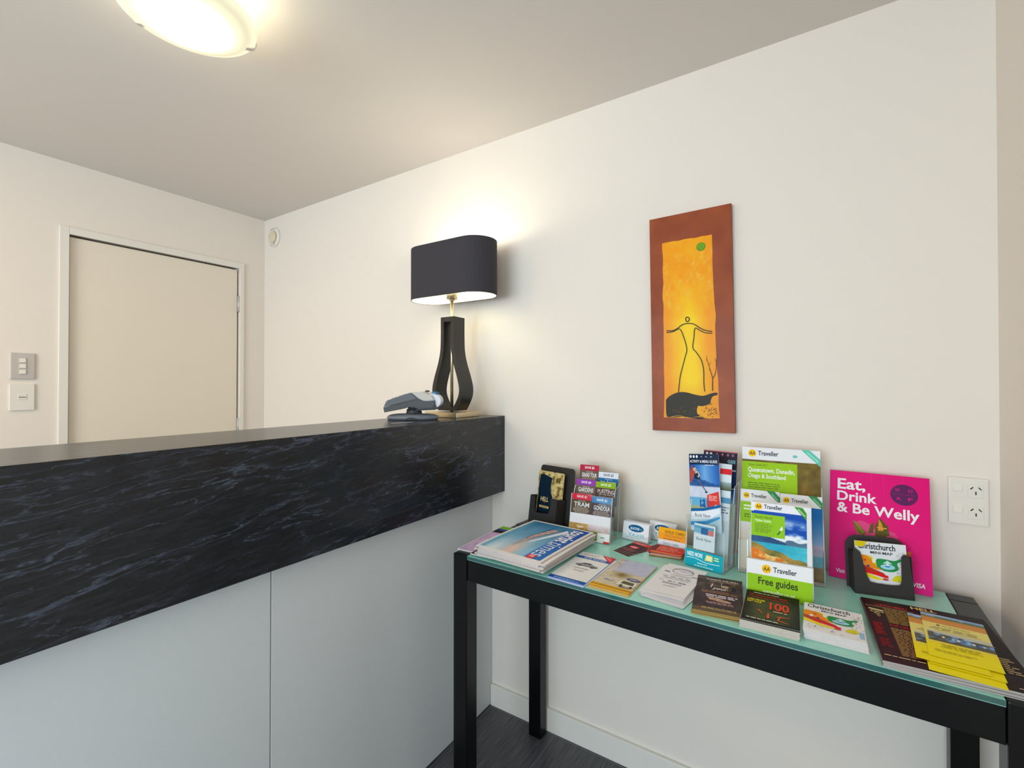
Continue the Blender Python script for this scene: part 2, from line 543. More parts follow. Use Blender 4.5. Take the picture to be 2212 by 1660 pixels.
# dark sheet standing in for shade in the door gap and flat architrave round it
b = MB().box(-0.1, DY0 - .012, 0, -.062, DY1 + .010, DZ + .01)
tag(b.build('door_gap_shade', m_dark), kind=S)
AW = .034
b = MB()
b.box(0, DY0 - AW - .006, 0, .012, DY0 - .006, DZ + AW + .004, bevel=.002)
b.box(0, DY1 + .008, 0, .012, DY1 + .008 + AW * .7, DZ + AW + .004, bevel=.002)
b.box(0, DY0 - .006, DZ + .004, .0115, DY1 + .008, DZ + AW + .004, bevel=.002)
tag(b.build('trim_1', m_trim), kind=S)
tag(MB().box(1.78, -.014, 0, XR, 0, .088, bevel=.003).build('baseboard_back', m_trim), kind=S)
tag(MB().box(XR - .014, -2.0, 0, XR, -.0145, .088, bevel=.003).build('baseboard_right', m_trim), kind=S)
# wall behind the camera with a glazed entrance
b = MB().box(0, YF - .1, 0, 0.75, YF, H).box(3.15, YF - .1, 0, XR, YF, H).box(0.75, YF - .1, 2.3, 3.15, YF, H)
tag(b.build('wall_front', m_wall), kind=S)
w = MB()
for x in (0.75, 1.92, 3.10): w.box(x, YF - .08, 0, x + .05, YF - .03, 2.3)
w.box(.75, YF - .08, 0, 3.15, YF - .03, .06).box(.75, YF - .08, 2.24, 3.15, YF - .03, 2.3)
wn = tag(w.build('window_1', m_steel), kind=S)
MB().box(.80, YF - .058, .06, 3.10, YF - .052, 2.24).build('pane', m_acr, wn)

w = MB()
for y in (-3.6, -2.05): w.box(XR + .03, y, 0, XR + .08, y + .05, 2.1)
w.box(XR + .03, -3.55, 0, XR + .08, -2.05, .08).box(XR + .03, -3.55, 2.04, XR + .08, -2.05, 2.1)
wn = tag(w.build('window_2', m_steel), kind=S)
MB().box(XR + .052, -3.55, .08, XR + .058, -2.05, 2.04).build('pane', m_acr, wn)

# ------------------------------------------------------------------ reception counter
CX = 1.8436
c = empty('reception_counter', T3(CX, -1.0, 0), 'tall reception counter with dark veined slate fascia above pale grey panels', 'counter')
def local(o, x, y, z=0):
    o.location = (-x, -y, -z)
    return o
local(MB().box(1.545, -2.35, .909, CX, -.0005, ZC, bevel=.0012).build('countertop', m_slate, c), CX, -1.0)
for y0, y1 in ((-2.35, -.9655), (-.9625, -.0015)):
    local(MB().box(1.7608, y0, .004, 1.7788, y1, .9085, bevel=.001).build('front_panel', m_lower, c), CX, -1.0)
local(MB().box(1.60, -2.35, .004, 1.7588, -.001, .9085).build('carcass', m_lower, c), CX, -1.0)
local(MB().box(1.7590, -2.34, .005, 1.7606, -.001, .908).build('backing_strip', mat('seam_pale', (205, 206, 204), .5), c), CX, -1.0)
local(MB().box(1.05, -2.35, .70, 1.5445, -.001, .73, bevel=.002).build('desk_top', m_lower, c), CX, -1.0)
for ly in (-2.35, -.051): local(MB().box(1.05, ly, 0.001, 1.08, ly + .05, .70).build('desk_leg', m_lower, c), CX, -1.0)

# ------------------------------------------------------------------ table lamp
LX, LY = 1.688, -.153
lamp = empty('table_lamp', T3(LX, LY, ZC), 'table lamp with wide black oval shade and open dark teardrop body', 'lamp')
MB().box(-.083, -.074, .0005, .083, .074, .021, bevel=.0015).build('base_plate', m_brass, lamp)
def smooth_path(keys, n):
    out = []
    for k in range(len(keys) - 1):
        p0 = keys[max(0, k - 1)]; p1 = keys[k]; p2 = keys[k + 1]; p3 = keys[min(len(keys) - 1, k + 2)]
        for i in range(n):
            t = i / n
            out.append(tuple(0.5 * (2 * p1[a] + (p2[a] - p0[a]) * t + (2 * p0[a] - 5 * p1[a] + 4 * p2[a] - p3[a]) * t * t + (3 * p1[a] - p0[a] - 3 * p2[a] + p3[a]) * t ** 3) for a in (0, 1)))
    out.append(keys[-1])
    return out
def smooth3(keys, n):
    xy = smooth_path([(k[0], k[1]) for k in keys], n); yz = smooth_path([(k[1], k[2]) for k in keys], n)
    return [(a_[0], a_[1], b_[1]) for a_, b_ in zip(xy, yz)]
# outline of one side (x half width, z above the counter)
outer = smooth_path([(.047, .0255), (.062, .050), (.078, .085), (.080, .120), (.068, .165), (.050, .215), (.038, .265), (.035, .320), (.035, .392), (.035, .4055)], 6)
inner = smooth_path([(.030, .0395), (.045, .060), (.059, .090), (.0605, .120), (.049, .165), (.032, .215), (.021, .265), (.0185, .320), (.0185, .382), (.0185, .386)], 6)
oo = [(x, z) for x, z in outer] + [(-x, z) for x, z in reversed(outer)]
ii = [(x, z) for x, z in inner] + [(-x, z) for x, z in reversed(inner)]
m_wood = mat('dark_stained_wood', (30, 27, 25), .38, var=(60, .25), bump=(120, .08))
bo = MB().loop_band(ii, oo, 'y', -.034, .034).build('lamp_body', m_wood, lamp)
bv = bo.modifiers.new('bevel', 'BEVEL'); bv.width = .0012; bv.segments = 2; bv.limit_method = 'ANGLE'
MB().cyl(-.004, 0, .021, .505, .0066, 16).build('pole', m_brass, lamp)
MB().cyl(-.004, 0, .482, .524, .0225, 24).cyl(-.004, 0, .476, .481, .012, 24).build('bulb_socket', m_brass, lamp)
def stadium(L, r, n=16):
    pts = []
    for sx, a0 in ((1, -90), (-1, 90)):
        for k in range(n + 1):
            a = R(a0 + 180 * k / n)
            pts.append((sx * (L - r) + r * math.cos(a), r * math.sin(a)))
    return pts
SZ0, SZ1 = .484, .700
SL, SR = .203, .086
m_shade = mat('charcoal_shade_fabric', (64, 61, 66), .8, spec=.2, bump=(900, .4), var=(700, .12))
m_lining = mat('white_shade_lining', (232, 234, 214), .7)
sh = MB().loop_band(stadium(SL - .0016, SR - .0016), stadium(SL, SR), 'z', SZ0, SZ1).build('lamp_shade', m_shade, lamp)
MB().loop_band(stadium(SL - .0026, SR - .0026), stadium(SL - .0018, SR - .0018), 'z', SZ0 + .001, SZ1 - .001).build('lining', m_lining, sh)
MB().box(-SL + .002, -.0015, SZ1 - .035, SL - .002, .0015, SZ1 - .032).box(-.0015, -SR + .002, SZ1 - .035, .0015, SR - .002, SZ1 - .032).build('spider', m_brass, sh)
def emis(name, rgb, st, mixw=None):
    m = bpy.data.materials.new(name); m.use_nodes = True
    b = m.node_tree.nodes['Principled BSDF']
    b.inputs['Base Color'].default_value = (*rgb, 1)
    b.inputs['Emission Color'].default_value = (*rgb, 1)
    b.inputs['Emission Strength'].default_value = st
    return m
bl = MB().lathe([(0, .522), (.012, .524), (.014, .54), (.026, .565), (.03, .585), (.024, .606), (.010, .617), (0, .618)], 24, cx=-.004)
bulb = bl.build('light_bulb', emis('bulb_glow', (1, .9, .72), 6), lamp)
pd = bpy.data.lights.new('lamp_light', 'POINT'); pd.energy = 2.6; pd.color = (1, .94, .84); pd.shadow_soft_size = .03
po = bpy.data.objects.new('lamp_light', pd); link(po, lamp); po.location = (-.004, 0, .655)
b = MB(); pts = [(.035, .026), (.05, .012)]
# lamp flex running off the back of the counter
mat('black_plastic', (20, 20, 22), .45)

# ------------------------------------------------------------------ payment terminal (side profile measured in mm)
term = empty('payment_terminal', frame(1.678, -.368, ZC, 32.9), 'grey and black card payment terminal on a stand beside the lamp', 'card terminal')
k_ = .2277
def PX(pts): return [((x - 565) * k_ * .001, (655 - y) * k_ * .001) for x, y in pts]
m_gry = mat('grey_plastic', (112, 120, 130), .42, bump=(400, .05))
m_gry2 = mat('charcoal_plastic', (62, 66, 70), .45, bump=(400, .08))
m_blk = mat('black_plastic')
m_lgry = mat('light_grey_plastic', (196, 192, 184), .4)
# stand: low oval foot and neck
b = MB()
rings = [(.092, .040, .0006), (.097, .043, .006), (.096, .042, .013), (.085, .036, .019), (.060, .024, .0225), (.0, .0, .0235)]
bm = b.bm; prev = None
for rx, ry, z in rings:
    cur = [bm.verts.new((rx * math.cos(2 * math.pi * i / 40), ry * math.sin(2 * math.pi * i / 40), z)) for i in range(40)] if rx > 0 else [bm.verts.new((0, 0, z))]
    if prev:
        for i in range(40):
            j = (i + 1) % 40
            bm.faces.new((prev[i], prev[j], cur[j], cur[i]) if len(cur) > 1 else (prev[i], prev[j], cur[0]))
    else: bm.faces.new(cur[::-1])
    prev = cur
b.build('stand_foot', m_gry, term, smooth=True)
b = MB().prism([(x * .001, z * .001) for x, z in ((-20, 1.5), (24, 1.5), (20, 7), (10, 10.5), (-6, 10.5), (-15, 7))], 'y', -.0445, -.030)
b.build('stand_latch', m_blk, term)
b = MB().cyl(.004, 0, .020, .040, .030, 32, r1=.026).cyl(.004, 0, .040, .050, .022, 24)
b.build('stand_neck', m_gry2, term)
hw = .041
body = MB().prism(PX([(125, 445), (190, 435), (690, 318), (780, 358), (950, 335), (960, 420), (905, 462), (690, 478), (600, 440), (560, 430), (520, 440), (400, 480), (165, 525), (140, 530), (128, 470)]), 'y', -hw, hw, bevel=.003).build('terminal_body', m_gry2, term)
MB().prism(PX([(125, 440), (185, 335), (540, 215), (585, 222), (695, 312), (190, 432)]), 'y', -hw + .001, hw - .001, bevel=.004).build('keypad_cover', mat('slate_plastic', (84, 89, 94), .4, bump=(400, .08)), term)
MB().prism(PX([(590, 222), (560, 205), (730, 198), (905, 250), (948, 332), (785, 355), (700, 312)]), 'y', -hw, hw, bevel=.003).build('printer_lid', m_lgry, term)
# keys on the sloped top
kb = MB()
import itertools
for r_, c_ in itertools.product(range(4), range(3)):
    u = (r_ + .8) / 5.2
    x = (215 + (520 - 215) * u - 565) * k_ * .001
    z = (655 - (322 + (218 - 322) * u)) * k_ * .001
    kb.box(x - .005, (c_ - 1) * .019 - .0065, z - .002, x + .005, (c_ - 1) * .019 + .0065, z + .0026, bevel=.001)
kb.build('keypad', m_lgry, body)
MB().prism(PX([(128, 432), (150, 348), (186, 340), (164, 432)]), 'y', -.034, .034, bevel=.001).build('end_cap', m_lgry, body)
# paper roll drum in its window and paper tongue
dr = MB()
n = 28
dr.prism([((905 - 565) * k_ * .001 + .031 * math.cos(2 * math.pi * i / n), (655 - 330) * k_ * .001 + .027 * math.sin(2 * math.pi * i / n)) for i in range(n)], 'y', -.033, .033)
dr.build('paper_roll', mat('thermal_paper', (226, 230, 240), .5, var=(90, .1)), term, T3(.0, 0, -.004))
MB().prism(PX([(880, 205), (925, 195), (985, 222), (960, 236), (900, 222)]), 'y', -.035, .035).build('printer_hinge', mat('blue_plastic', (32, 120, 165), .3), term)
MB().prism(PX([(760, 190), (790, 172), (830, 182), (835, 200), (800, 206)]), 'y', -.010, .010).build('paper_cutter', m_blk, term)
MB().prism(PX([(905, 455), (965, 410), (985, 470), (940, 490), (640, 500), (640, 480)]), 'y', -.036, .036).build('card_reader', m_blk, body)

rc = Art(); rc.greek(6, 6, 60, 30, 5, (150, 150, 155), 3)
o = printed('receipt', rc, 82, 14, .25, frame(1.742, -.535, ZC + .0002, 66), outline=[(0, 4), (14, 0), (52, 3), (82, 6), (74, 12), (44, 9), (38, 16), (28, 10), (4, 9)], material=M_MATTE)
tag(o, 'torn white paper receipt on the counter edge before the payment terminal', 'receipt')

# ------------------------------------------------------------------ ceiling light
cl = empty('ceiling_light', T3(1.594, -1.081, H), 'round frosted glass dish ceiling light held by three metal clips', 'ceiling light')
m_dish = bpy.data.materials.new('lit_frosted_glass'); m_dish.use_nodes = True
nt = m_dish.node_tree; bs = nt.nodes['Principled BSDF']
bs.inputs['Base Color'].default_value = (.62, .66, .52, 1); bs.inputs['Roughness'].default_value = .25
tc = nt.nodes.new('ShaderNodeTexCoord'); ln = nt.nodes.new('ShaderNodeVectorMath'); ln.operation = 'LENGTH'
mpp = nt.nodes.new('ShaderNodeMapping'); mpp.inputs['Scale'].default_value = (1, 1, 0); nt.links.new(tc.outputs['Object'], mpp.inputs['Vector'])
nt.links.new(mpp.outputs[0], ln.inputs[0])
rr = ramp(nt, [(0.0, (1, 1, 1)), (.055, (.7, .7, .7)), (.105, (.15, .15, .15)), (.13, (.085, .085, .085)), (.1525, (.14, .14, .14))]); nt.links.new(ln.outputs['Value'], rr.inputs[0])
ml = nt.nodes.new('ShaderNodeMath'); ml.operation = 'MULTIPLY'; ml.inputs[1].default_value = 6.0; nt.links.new(rr.outputs[0], ml.inputs[0])
nt.links.new(ml.outputs[0], bs.inputs['Emission Strength']); bs.inputs['Emission Color'].default_value = (1, .88, .60, 1)
RR = .153
prof = []
for k in range(13):
    a = k / 12
    prof.append((RR * a, -.140 + .040 * a * a))
prof2 = [(r * .985, z + .005) for r, z in reversed(prof)]
MB().lathe(prof + prof2, 64).build('glass_dish', m_dish, cl)
MB().lathe([(0, 0), (.085, 0), (.085, -.022), (.075, -.03), (0, -.03)], 40).build('mounting_plate', m_white, cl)
for ang in (-126.3 + 0, ):
    pass
a1 = math.atan2(-1.142 + 1.081, 1.454 - 1.594)
for k in range(3):
    a = a1 + k * R(-120)
    mt = Matrix.Rotation(a, 4, 'Z')
    cb = MB().prism([(RR - .016, -.1090), (RR - .003, -.1055), (RR + .006, -.1000), (RR + .009, -.088), (RR + .006, -.088), (RR + .003, -.098), (RR - .008, -.1035), (RR - .016, -.1065)], 'y', -.006, .006)
    cb.cyl(RR + .0075, 0, -.090, -.078, .0035, 10)
    cb.prism([(RR + .006, -.082), (RR + .009, -.082), (.08, -.012), (.077, -.014)], 'y', -.002, .002)
    cb.build('clip', m_steel, cl, mt)
pd = bpy.data.lights.new('ceiling_light_bulb', 'POINT'); pd.energy = 1.7; pd.color = (1, .93, .80); pd.shadow_soft_size = .03
po = bpy.data.objects.new('ceiling_light_bulb', pd); link(po, cl); po.location = (0, 0, -.075)

# ------------------------------------------------------------------ wall fittings
sw = empty('light_switch', T3(0, -1.078, 1.4375) @ Matrix.Rotation(R(90), 4, 'Z') @ Matrix.Rotation(R(90), 4, 'X'), 'silver wall switch plate with three small white rockers left of the door', 'light switch')
MB().box(-.038, -.058, 0, .038, .058, .009, bevel=.003).build('faceplate', m_steel, sw)
MB().box(-.0125, -.036, .009, .0125, .036, .0105, bevel=.0005).build('rocker_frame', mat('silver_inner', (200, 192, 184), .4), sw)
for z in (-.025, 0, .025):
    MB().prism([(z - .009, .010), (z + .009, .010), (z + .009, .0125), (z - .009, .0155)], 'x', -.0095, .0095).build('rocker', m_white, sw)
dp = empty('data_outlet', T3(0, -1.078, 1.3005) @ Matrix.Rotation(R(90), 4, 'Z') @ Matrix.Rotation(R(90), 4, 'X'), 'plain white wall plate with one small port, below the silver switch plate', 'wall plate')
MB().box(-.0385, -.058, 0, .0385, .058, .008, bevel=.0015).build('faceplate', m_white, dp)
MB().box(-.0135, -.010, .008, .0135, .014, .0098, bevel=.0006).build('port_cover', m_white, dp)
MB().box(-.011, -.003, .0098, .011, .002, .0100).build('port_slot', mat('slot_grey', (150, 140, 128), .6), dp)

po_ = empty('power_outlet', T3(3.258, 0, 1.060) @ Matrix.Rotation(R(90), 4, 'X'), 'white double power outlet with two rocker switches, right of the pink booklet', 'power outlet')
MB().box(-.0375, -.059, 0, .0375, .059, .010, bevel=.003).build('faceplate', m_white, po_)
for cy in (.027, -.027):
    f = MB().box(-.001, cy - .016, .010, .028, cy + .016, .0112, bevel=.0008, seg=1).build('socket', m_white, po_)
    b = MB()
    for (sx, sy, an) in ((.006, .0085, -42), (.021, .0085, 42), (.0135, -.0035, 0)):
        q = Matrix.Translation((sx, cy + sy - .001, 0)) @ Matrix.Rotation(R(an), 4, 'Z')
        vs = [b.bm.verts.new(q @ Vector((x, y, .01145))) for x, y in ((-.0012, -.004), (.0012, -.004), (.0012, .004), (-.0012, .004))]
        b.bm.faces.new(vs)
        vt = [b.bm.verts.new(v.co - Vector((0, 0, .0004))) for v in vs]
        for i in range(4): b.bm.faces.new((vs[i], vs[(i + 1) % 4], vt[(i + 1) % 4], vt[i]))
    b.build('pin_slot', m_dark, f)
    MB().prism([(cy - .001, .010), (cy + .016, .010), (cy + .016, .0118), (cy - .001, .0150)], 'x', -.029, -.0125).build('rocker_switch', m_white, po_)

vt = empty('wall_vent', T3(.112, 0, 2.275) @ Matrix.Rotation(R(90), 4, 'X'), 'small round cream wall vent high in the corner beside the ceiling', 'vent')
MB().lathe([(0, 0.001), (.062, 0.001), (.062, .006), (.056, .011), (.048, .013), (.044, .0125)], 48).lathe([(0.044, .0125), (.040, .008), (.0, .008)], 48).build('vent_ring', m_white, vt)
MB().lathe([(0, .0085), (.036, .0085), (.036, .018), (.032, .021), (0, .0225)], 48).build('vent_disc', mat('cream_plastic', (228, 212, 182), .5), vt)
m_red = mat('rust_mark', (176, 104, 78), .7)
for a0, a1_ in ((60, 84), (92, 116), (240, 262), (272, 300)):
    n = 6
    A = [(.052 * math.cos(R(a0 + (a1_ - a0) * i / n)), .052 * math.sin(R(a0 + (a1_ - a0) * i / n))) for i in range(n + 1)]
    B = [(.0495 * x / .052, .0495 * y / .052) for x, y in A]
    MB().prism(A + B[::-1], 'z', .0118, .0138).build('vent_mark', m_red, vt)

# ------------------------------------------------------------------ painting
ptg = empty('painting', T3(2.468, -.002, 1.199) @ Matrix.Rotation(R(90), 4, 'X') @ Matrix.Rotation(R(.75), 4, 'Z'), 'tall narrow painting of a thin drawn figure on yellow with brown border', 'painting')
W_, H_ = 258, 726
a = Art()
def pb(u, v):
    n = fbm(u * 5, v * 14, 3)
    return mixc((138, 66, 40), (166, 86, 52), n * 1.2 - .1 + .25 * fbm(u * 30, v * 6, 9) - .1)
a.photo(0, 0, W_, H_, 22, 60, pb)
def wob(t, s, amp=2.2): return (vn(t * 11, s) - .5) * 2 * amp
# yellow field with an uneven hand-painted edge
def edge(t, side):
    lo = 44 + wob(t, 2) ; hi = 212 + wob(t, 7, 2.0)
    return lo if side == 0 else hi
FX = 1.0
ny = 90; nx = 30
V = []; C = []
for j in range(ny + 1):
    v = j / ny
    y = 46 + v * 592
    xl = 40 + 3 * v + wob(v * 1.3, 2); xr = 209 - 6 * v + 8 * (1 - v) * (v < 9) + wob(v * 1.3, 5) - 4
    for i in range(nx + 1):
        u = i / nx
        V.append((xl + (xr - xl) * u, y + (wob(u * .8, 9, 2.5) if j in (0, ny) else 0)))
        n = fbm(u * 5, v * 15, 4); n2 = fbm(u * 14, v * 34, 8)
        c = mixc((252, 150, 12), (248, 184, 30), n)
        core = max(0, 1 - abs(u - .5) * 2.6) * max(0, min(1, (.78 - v) * 4)) 
        c = mixc(c, (255, 212, 0), core * 1.3 * (.7 + .5 * n))
        side = max(0, abs(u - .5) * 2 - .55) / .45
        c = mixc(c, (244, 150, 30), side * .7 * (1 - v * .3))
        if .6 < v < .93: c = mixc(c, (246, 200, 92), max(0, n2 - .55) * 2.6)
        c = mixc(c, (232, 150, 28), max(0, min(.6, (.2 - v) * 5)))
        C.append(c)
F = []; K = []
for j in range(ny):
    for i in range(nx):
        q = (j * (nx + 1) + i, j * (nx + 1) + i + 1, (j + 1) * (nx + 1) + i + 1, (j + 1) * (nx + 1) + i)
        F.append(q); K.append([C[t] for t in q])
a.add(V, F, K)
a.ell(166, 604, 14.5, 14, (104, 152, 30)); a.ell(165, 605, 11, 10, (116, 168, 38)); a.line([(160, 598), (166, 609), (172, 600)], 2, (90, 138, 26))
ink = (38, 30, 12)
# dark hill at the bottom
hill = smooth_path([(46, 104), (60, 118), (84, 129), (110, 130), (140, 122), (165, 118), (190, 126), (206, 128), (208, 121), (194, 116), (188, 104), (186, 96), (176, 88), (160, 84), (148, 84), (146, 60), (168, 46), (150, 42), (110, 48), (62, 47), (48, 50), (46, 80)], 3)
a.poly(hill, (46, 38, 22))
rd = random.Random(4)
for q in range(26):
    x = rd.uniform(66, 142); y = rd.uniform(62, 80)
    a.line([(x, y), (x + rd.uniform(2, 6), y + rd.uniform(-4, 4))], .9, (120, 88, 24))
for q in range(34):
    x = rd.uniform(150, 206); y = rd.uniform(50, 90)
    a.line([(x, y), (x + rd.uniform(3, 9), y + rd.uniform(-8, 8))], 1.6, rd.choice([(46, 38, 20), (230, 130, 24), (250, 178, 60), (130, 84, 26)]))
a.line(smooth_path([(62, 47), (90, 52), (120, 44), (150, 50), (190, 44)], 5), 1.2, (240, 170, 60))
a.line(smooth_path([(128, 47), (150, 45), (172, 44)], 5), 1.6, (20, 18, 14))
# figure
head = smooth_path([(121, 379), (116, 376), (115, 369), (119, 363), (125, 366), (126, 374), (121, 378)], 5)
a.line(head, 2.9, ink)
a.line(smooth_path([(52, 338), (72, 337), (88, 343), (104, 354), (124, 357), (142, 352), (160, 338), (178, 329), (196, 325)], 6), 2.9, ink)
a.line(smooth_path([(52, 332), (72, 333), (92, 341), (100, 334), (106, 318), (114, 290), (117, 268), (112, 250), (104, 220), (94, 180), (88, 130)], 6), 2.7, ink)
a.line(smooth_path([(196, 319), (176, 322), (160, 330), (144, 339), (140, 310), (136, 276), (148, 258), (162, 232), (168, 200), (168, 160), (170, 132)], 6), 2.7, ink)
# little tree
a.line(smooth_path([(194, 134), (194, 156), (195, 176)], 5), 3.0, (58, 44, 14), 2.2)
a.line(smooth_path([(195, 174), (189, 196), (184, 216), (179, 232), (178, 248)], 5), 2.2, (70, 50, 14), .8)
a.line(smooth_path([(195, 174), (203, 190), (206, 216), (206, 232), (212, 244)], 5), 2.2, (70, 50, 14), .8)
for p in ([(184, 214), (190, 228)], [(181, 226), (175, 238)], [(206, 226), (201, 240)], [(206, 214), (212, 226)], [(189, 196), (183, 206)]): a.line(p, 1.0, (70, 50, 14), .5)
cv = printed('canvas', a, W_, H_, 18, Matrix.Identity(4), paper=(140, 76, 48), edge=(120, 62, 40), parent=ptg, material=print_mat('oil_paint', .5, .1))

# ------------------------------------------------------------------ console table
TA = -1.2
tb = empty('console_table', frame(1.992, -.508, 0, TA), 'black console table with a pale green glass top against the wall', 'table')
TW, TD, LG = 1.256, .484, .052
for x, y in ((0, 0), (TW - LG, 0), (0, TD - .045), (TW - LG, TD - .045)):
    MB().box(x, y, 0.001, x + LG, y + (.045 if y else LG), ZT - (0 if 1 else .0), bevel=.003).build('leg', m_black, tb)
for x in (0, TW - LG):
    MB().box(x, LG + .0003, ZT - .068, x + LG, TD - .0453, ZT, bevel=.0025).build('end_rail', m_black, tb)
MB().box(LG + .0003, .004, ZT - .076, TW - LG - .0003, .030, ZT - .0118, bevel=.002).build('front_rail', m_black, tb)
MB().box(LG + .0003, TD - .030, ZT - .076, TW - LG - .0003, TD - .004, ZT - .0118, bevel=.002).build('rear_rail', m_black, tb)
m_glass = mat('frosted_green_glass', (158, 222, 206), .14, spec=.45, coat=.0, var=(6, .04))
m_gedge = mat('green_glass_edge', (4, 84, 78), .08, spec=1.0, coat=1.0, var=(40, .3))
m_gedge2 = mat('green_glass_edge_highlight', (150, 205, 196), .15, coat=1.0)  # pale strip paints the highlight along the lower glass edge
g = MB(); x0, y0, x1, y1 = LG + .001, .002, TW - LG - .001, TD - .001
z0, z1 = ZT - .0115, ZT
g.box(x0 + .0006, y0 + .0006, z1 - .0007, x1 - .0006, y1 - .0006, z1, 0)
g.box(x0, y0, z0 + .001, x1, y1, z1 - .0008, 1)
g.box(x0 + .0003, y0 + .0001, z0, x1 - .0003, y1 - .0001, z0 + .0010, 2)
g.build('glass_top', [m_glass, m_gedge, m_gedge2], tb)

# ------------------------------------------------------------------ things on the table
WHT = (238, 236, 236)
def flat(x, y, z, rot=0): return frame(x, y, ZT + z, rot)

def put(name, art, w, h, t, mtx, label, cat, group=None, **kw):
    return tag(printed(name, art, w, h, t, mtx, **kw), label, cat, group)

# ---- tourist newspapers: landscape folded papers, read from the counter side
def news_art():
    a = Art()
    W, Hh = 315, 235
    def sky(u, v):
        n = fbm(u * 6, v * 6, 11)
        c = mixc((62, 128, 172), (150, 198, 222), max(0, min(1, u * 1.1 + (n - .5) * .3)))
        c = mixc(c, (236, 240, 244), max(0, min(1, (u - .55) * 2.2)) * max(0, 1 - abs(v - .28) * 3.2))
        c = mixc(c, (242, 200, 184), max(0, min(1, (u - .45) * 2.4)) * max(0, 1 - abs(v - .62) * 4))
        if v < .12: c = mixc(c, (96, 170, 196), .6)
        return mixc(c, (40, 96, 150), max(0, .25 - u) * 2 * (1 - v))
    a.photo(9, 9, W - 9, 168, 34, 22, sky)
    a.photo(9, 168, W - 9, W and 226, 34, 8, lambda u, v: mixc(mixc((24, 74, 168), (60, 126, 200), u * .8 + .1 * fbm(u * 8, v * 4, 2)), (150, 190, 226), max(0, .25 - v) * 2))
    # bridge truss
    ink = (30, 36, 58)
    p1 = [(40, 150), (150, 112), (250, 92)]; p2 = [(40, 112), (140, 92), (250, 88)]
    a.poly([(60, 146), (150, 114), (230, 96), (230, 90), (140, 94), (60, 118)], (214, 176, 168))
    a.poly([(40, 160), (190, 116), (210, 118), (60, 176)], (226, 236, 244))
    a.line(p1, 3.4, ink, 1.2); a.line(p2, 2.8, ink, 1.0)
    for k in range(5):
        x = 60 + 26 * k
        a.line([(x, 143 - k * 8.5), (x + 14, 106 - k * 3)], 1.6, (58, 50, 64))
        a.line([(x + 14, 106 - k * 3), (x + 24, 134 - k * 8)], 1.2, (58, 50, 64))
    a.text('tourist', 20, 176, 150, 222, (246, 248, 252), True, .12)
    a.text('times', 158, 176, 282, 222, (214, 228, 246), False, .12)
    a.greek(60, 171, 200, 176, 1, (240, 244, 250), 5)
    a.rect(280, 176, 306, 200, (222, 40, 48)); a.greek(283, 180, 303, 197, 3, (250, 220, 220), 8)
    return a
news = news_art()
rd = random.Random(12)
NB = lambda x, y: .0016 * math.sin(x * 3.1) * (1 - y * .6) - .0028 * max(0, x - .7) * 3
nz = 0.0082
for k in range(7):
    top = k == 6
    dx, dy, r_ = rd.uniform(-.005, .005), rd.uniform(-.004, .004), rd.uniform(-1.5, 1.5)
    th = 4.0
    ar = news if top else None
    put('tourist_newspaper', ar, 315, 235, th - .25, flat(2.098 + dx, -.186 + dy, .0087 + k * .0042, -94 + (0 if top else r_)),
        'tourist newspaper with blue bridge cover, topmost of the newspaper pile' if top else 'copy lying under the topmost tourist newspaper, only page edges showing',
        'newspaper', 'tourist newspapers in the pile', paper=(236, 230, 226), edge=(226, 214, 210), stripes=5, material=M_MATTE,
        bend=lambda x, y, k=k: .0018 * math.sin(x * 3.0 + .4) * (k / 6) - .0011 * (x > .85) * (x - .85) * 6)

# ---- magazines under the newspapers
a = Art()
a.photo(3, 3, 147, 200, 24, 30, lambda u, v: mixc(mixc((196, 160, 214), (236, 210, 232), fbm(u * 9, v * 12, 3)), (96, 74, 150), max(0, fbm(u * 12, v * 14, 6) - .6) * 3))
a.rect(3, 196, 147, 236, (34, 30, 44)); a.rect(3, 226, 147, 242, (72, 84, 176)); a.rect(3, 240, 147, 268, (132, 196, 44)); a.text('Guide', 60, 246, 108, 262, (240, 246, 230))
put('magazine', a, 150, 270, 3.4, flat(1.9865, -.482, .0006, 2.5), 'violet floral magazine with green top strip at the left corner, under the brown magazine', 'magazine', edge=(240, 236, 238), stripes=3)
a = Art()
a.photo(0, 0, 205, 280, 20, 28, lambda u, v: mixc(mixc((62, 34, 28), (98, 48, 38), fbm(u * 7, v * 9, 5)), (196, 158, 90), max(0, v - .72) * 3.0 * fbm(u * 9, v * 9, 1)))
a.poly([(0, 120), (10, 100), (60, 120), (60, 178), (10, 172)], (206, 56, 36))
a.text('NZ', 8, 196, 52, 236, (246, 238, 222)); a.greek(4, 176, 50, 190, 2, (240, 226, 200), 2)
a.greek(6, 10, 50, 60, 6, (214, 170, 110), 3)
put('magazine', a, 205, 285, 3.4, flat(2.052, -.500, .0043, 3), 'brown and gold travel magazine with large white NZ title, mostly covered by the newspapers', 'magazine', edge=(240, 228, 220), stripes=3)

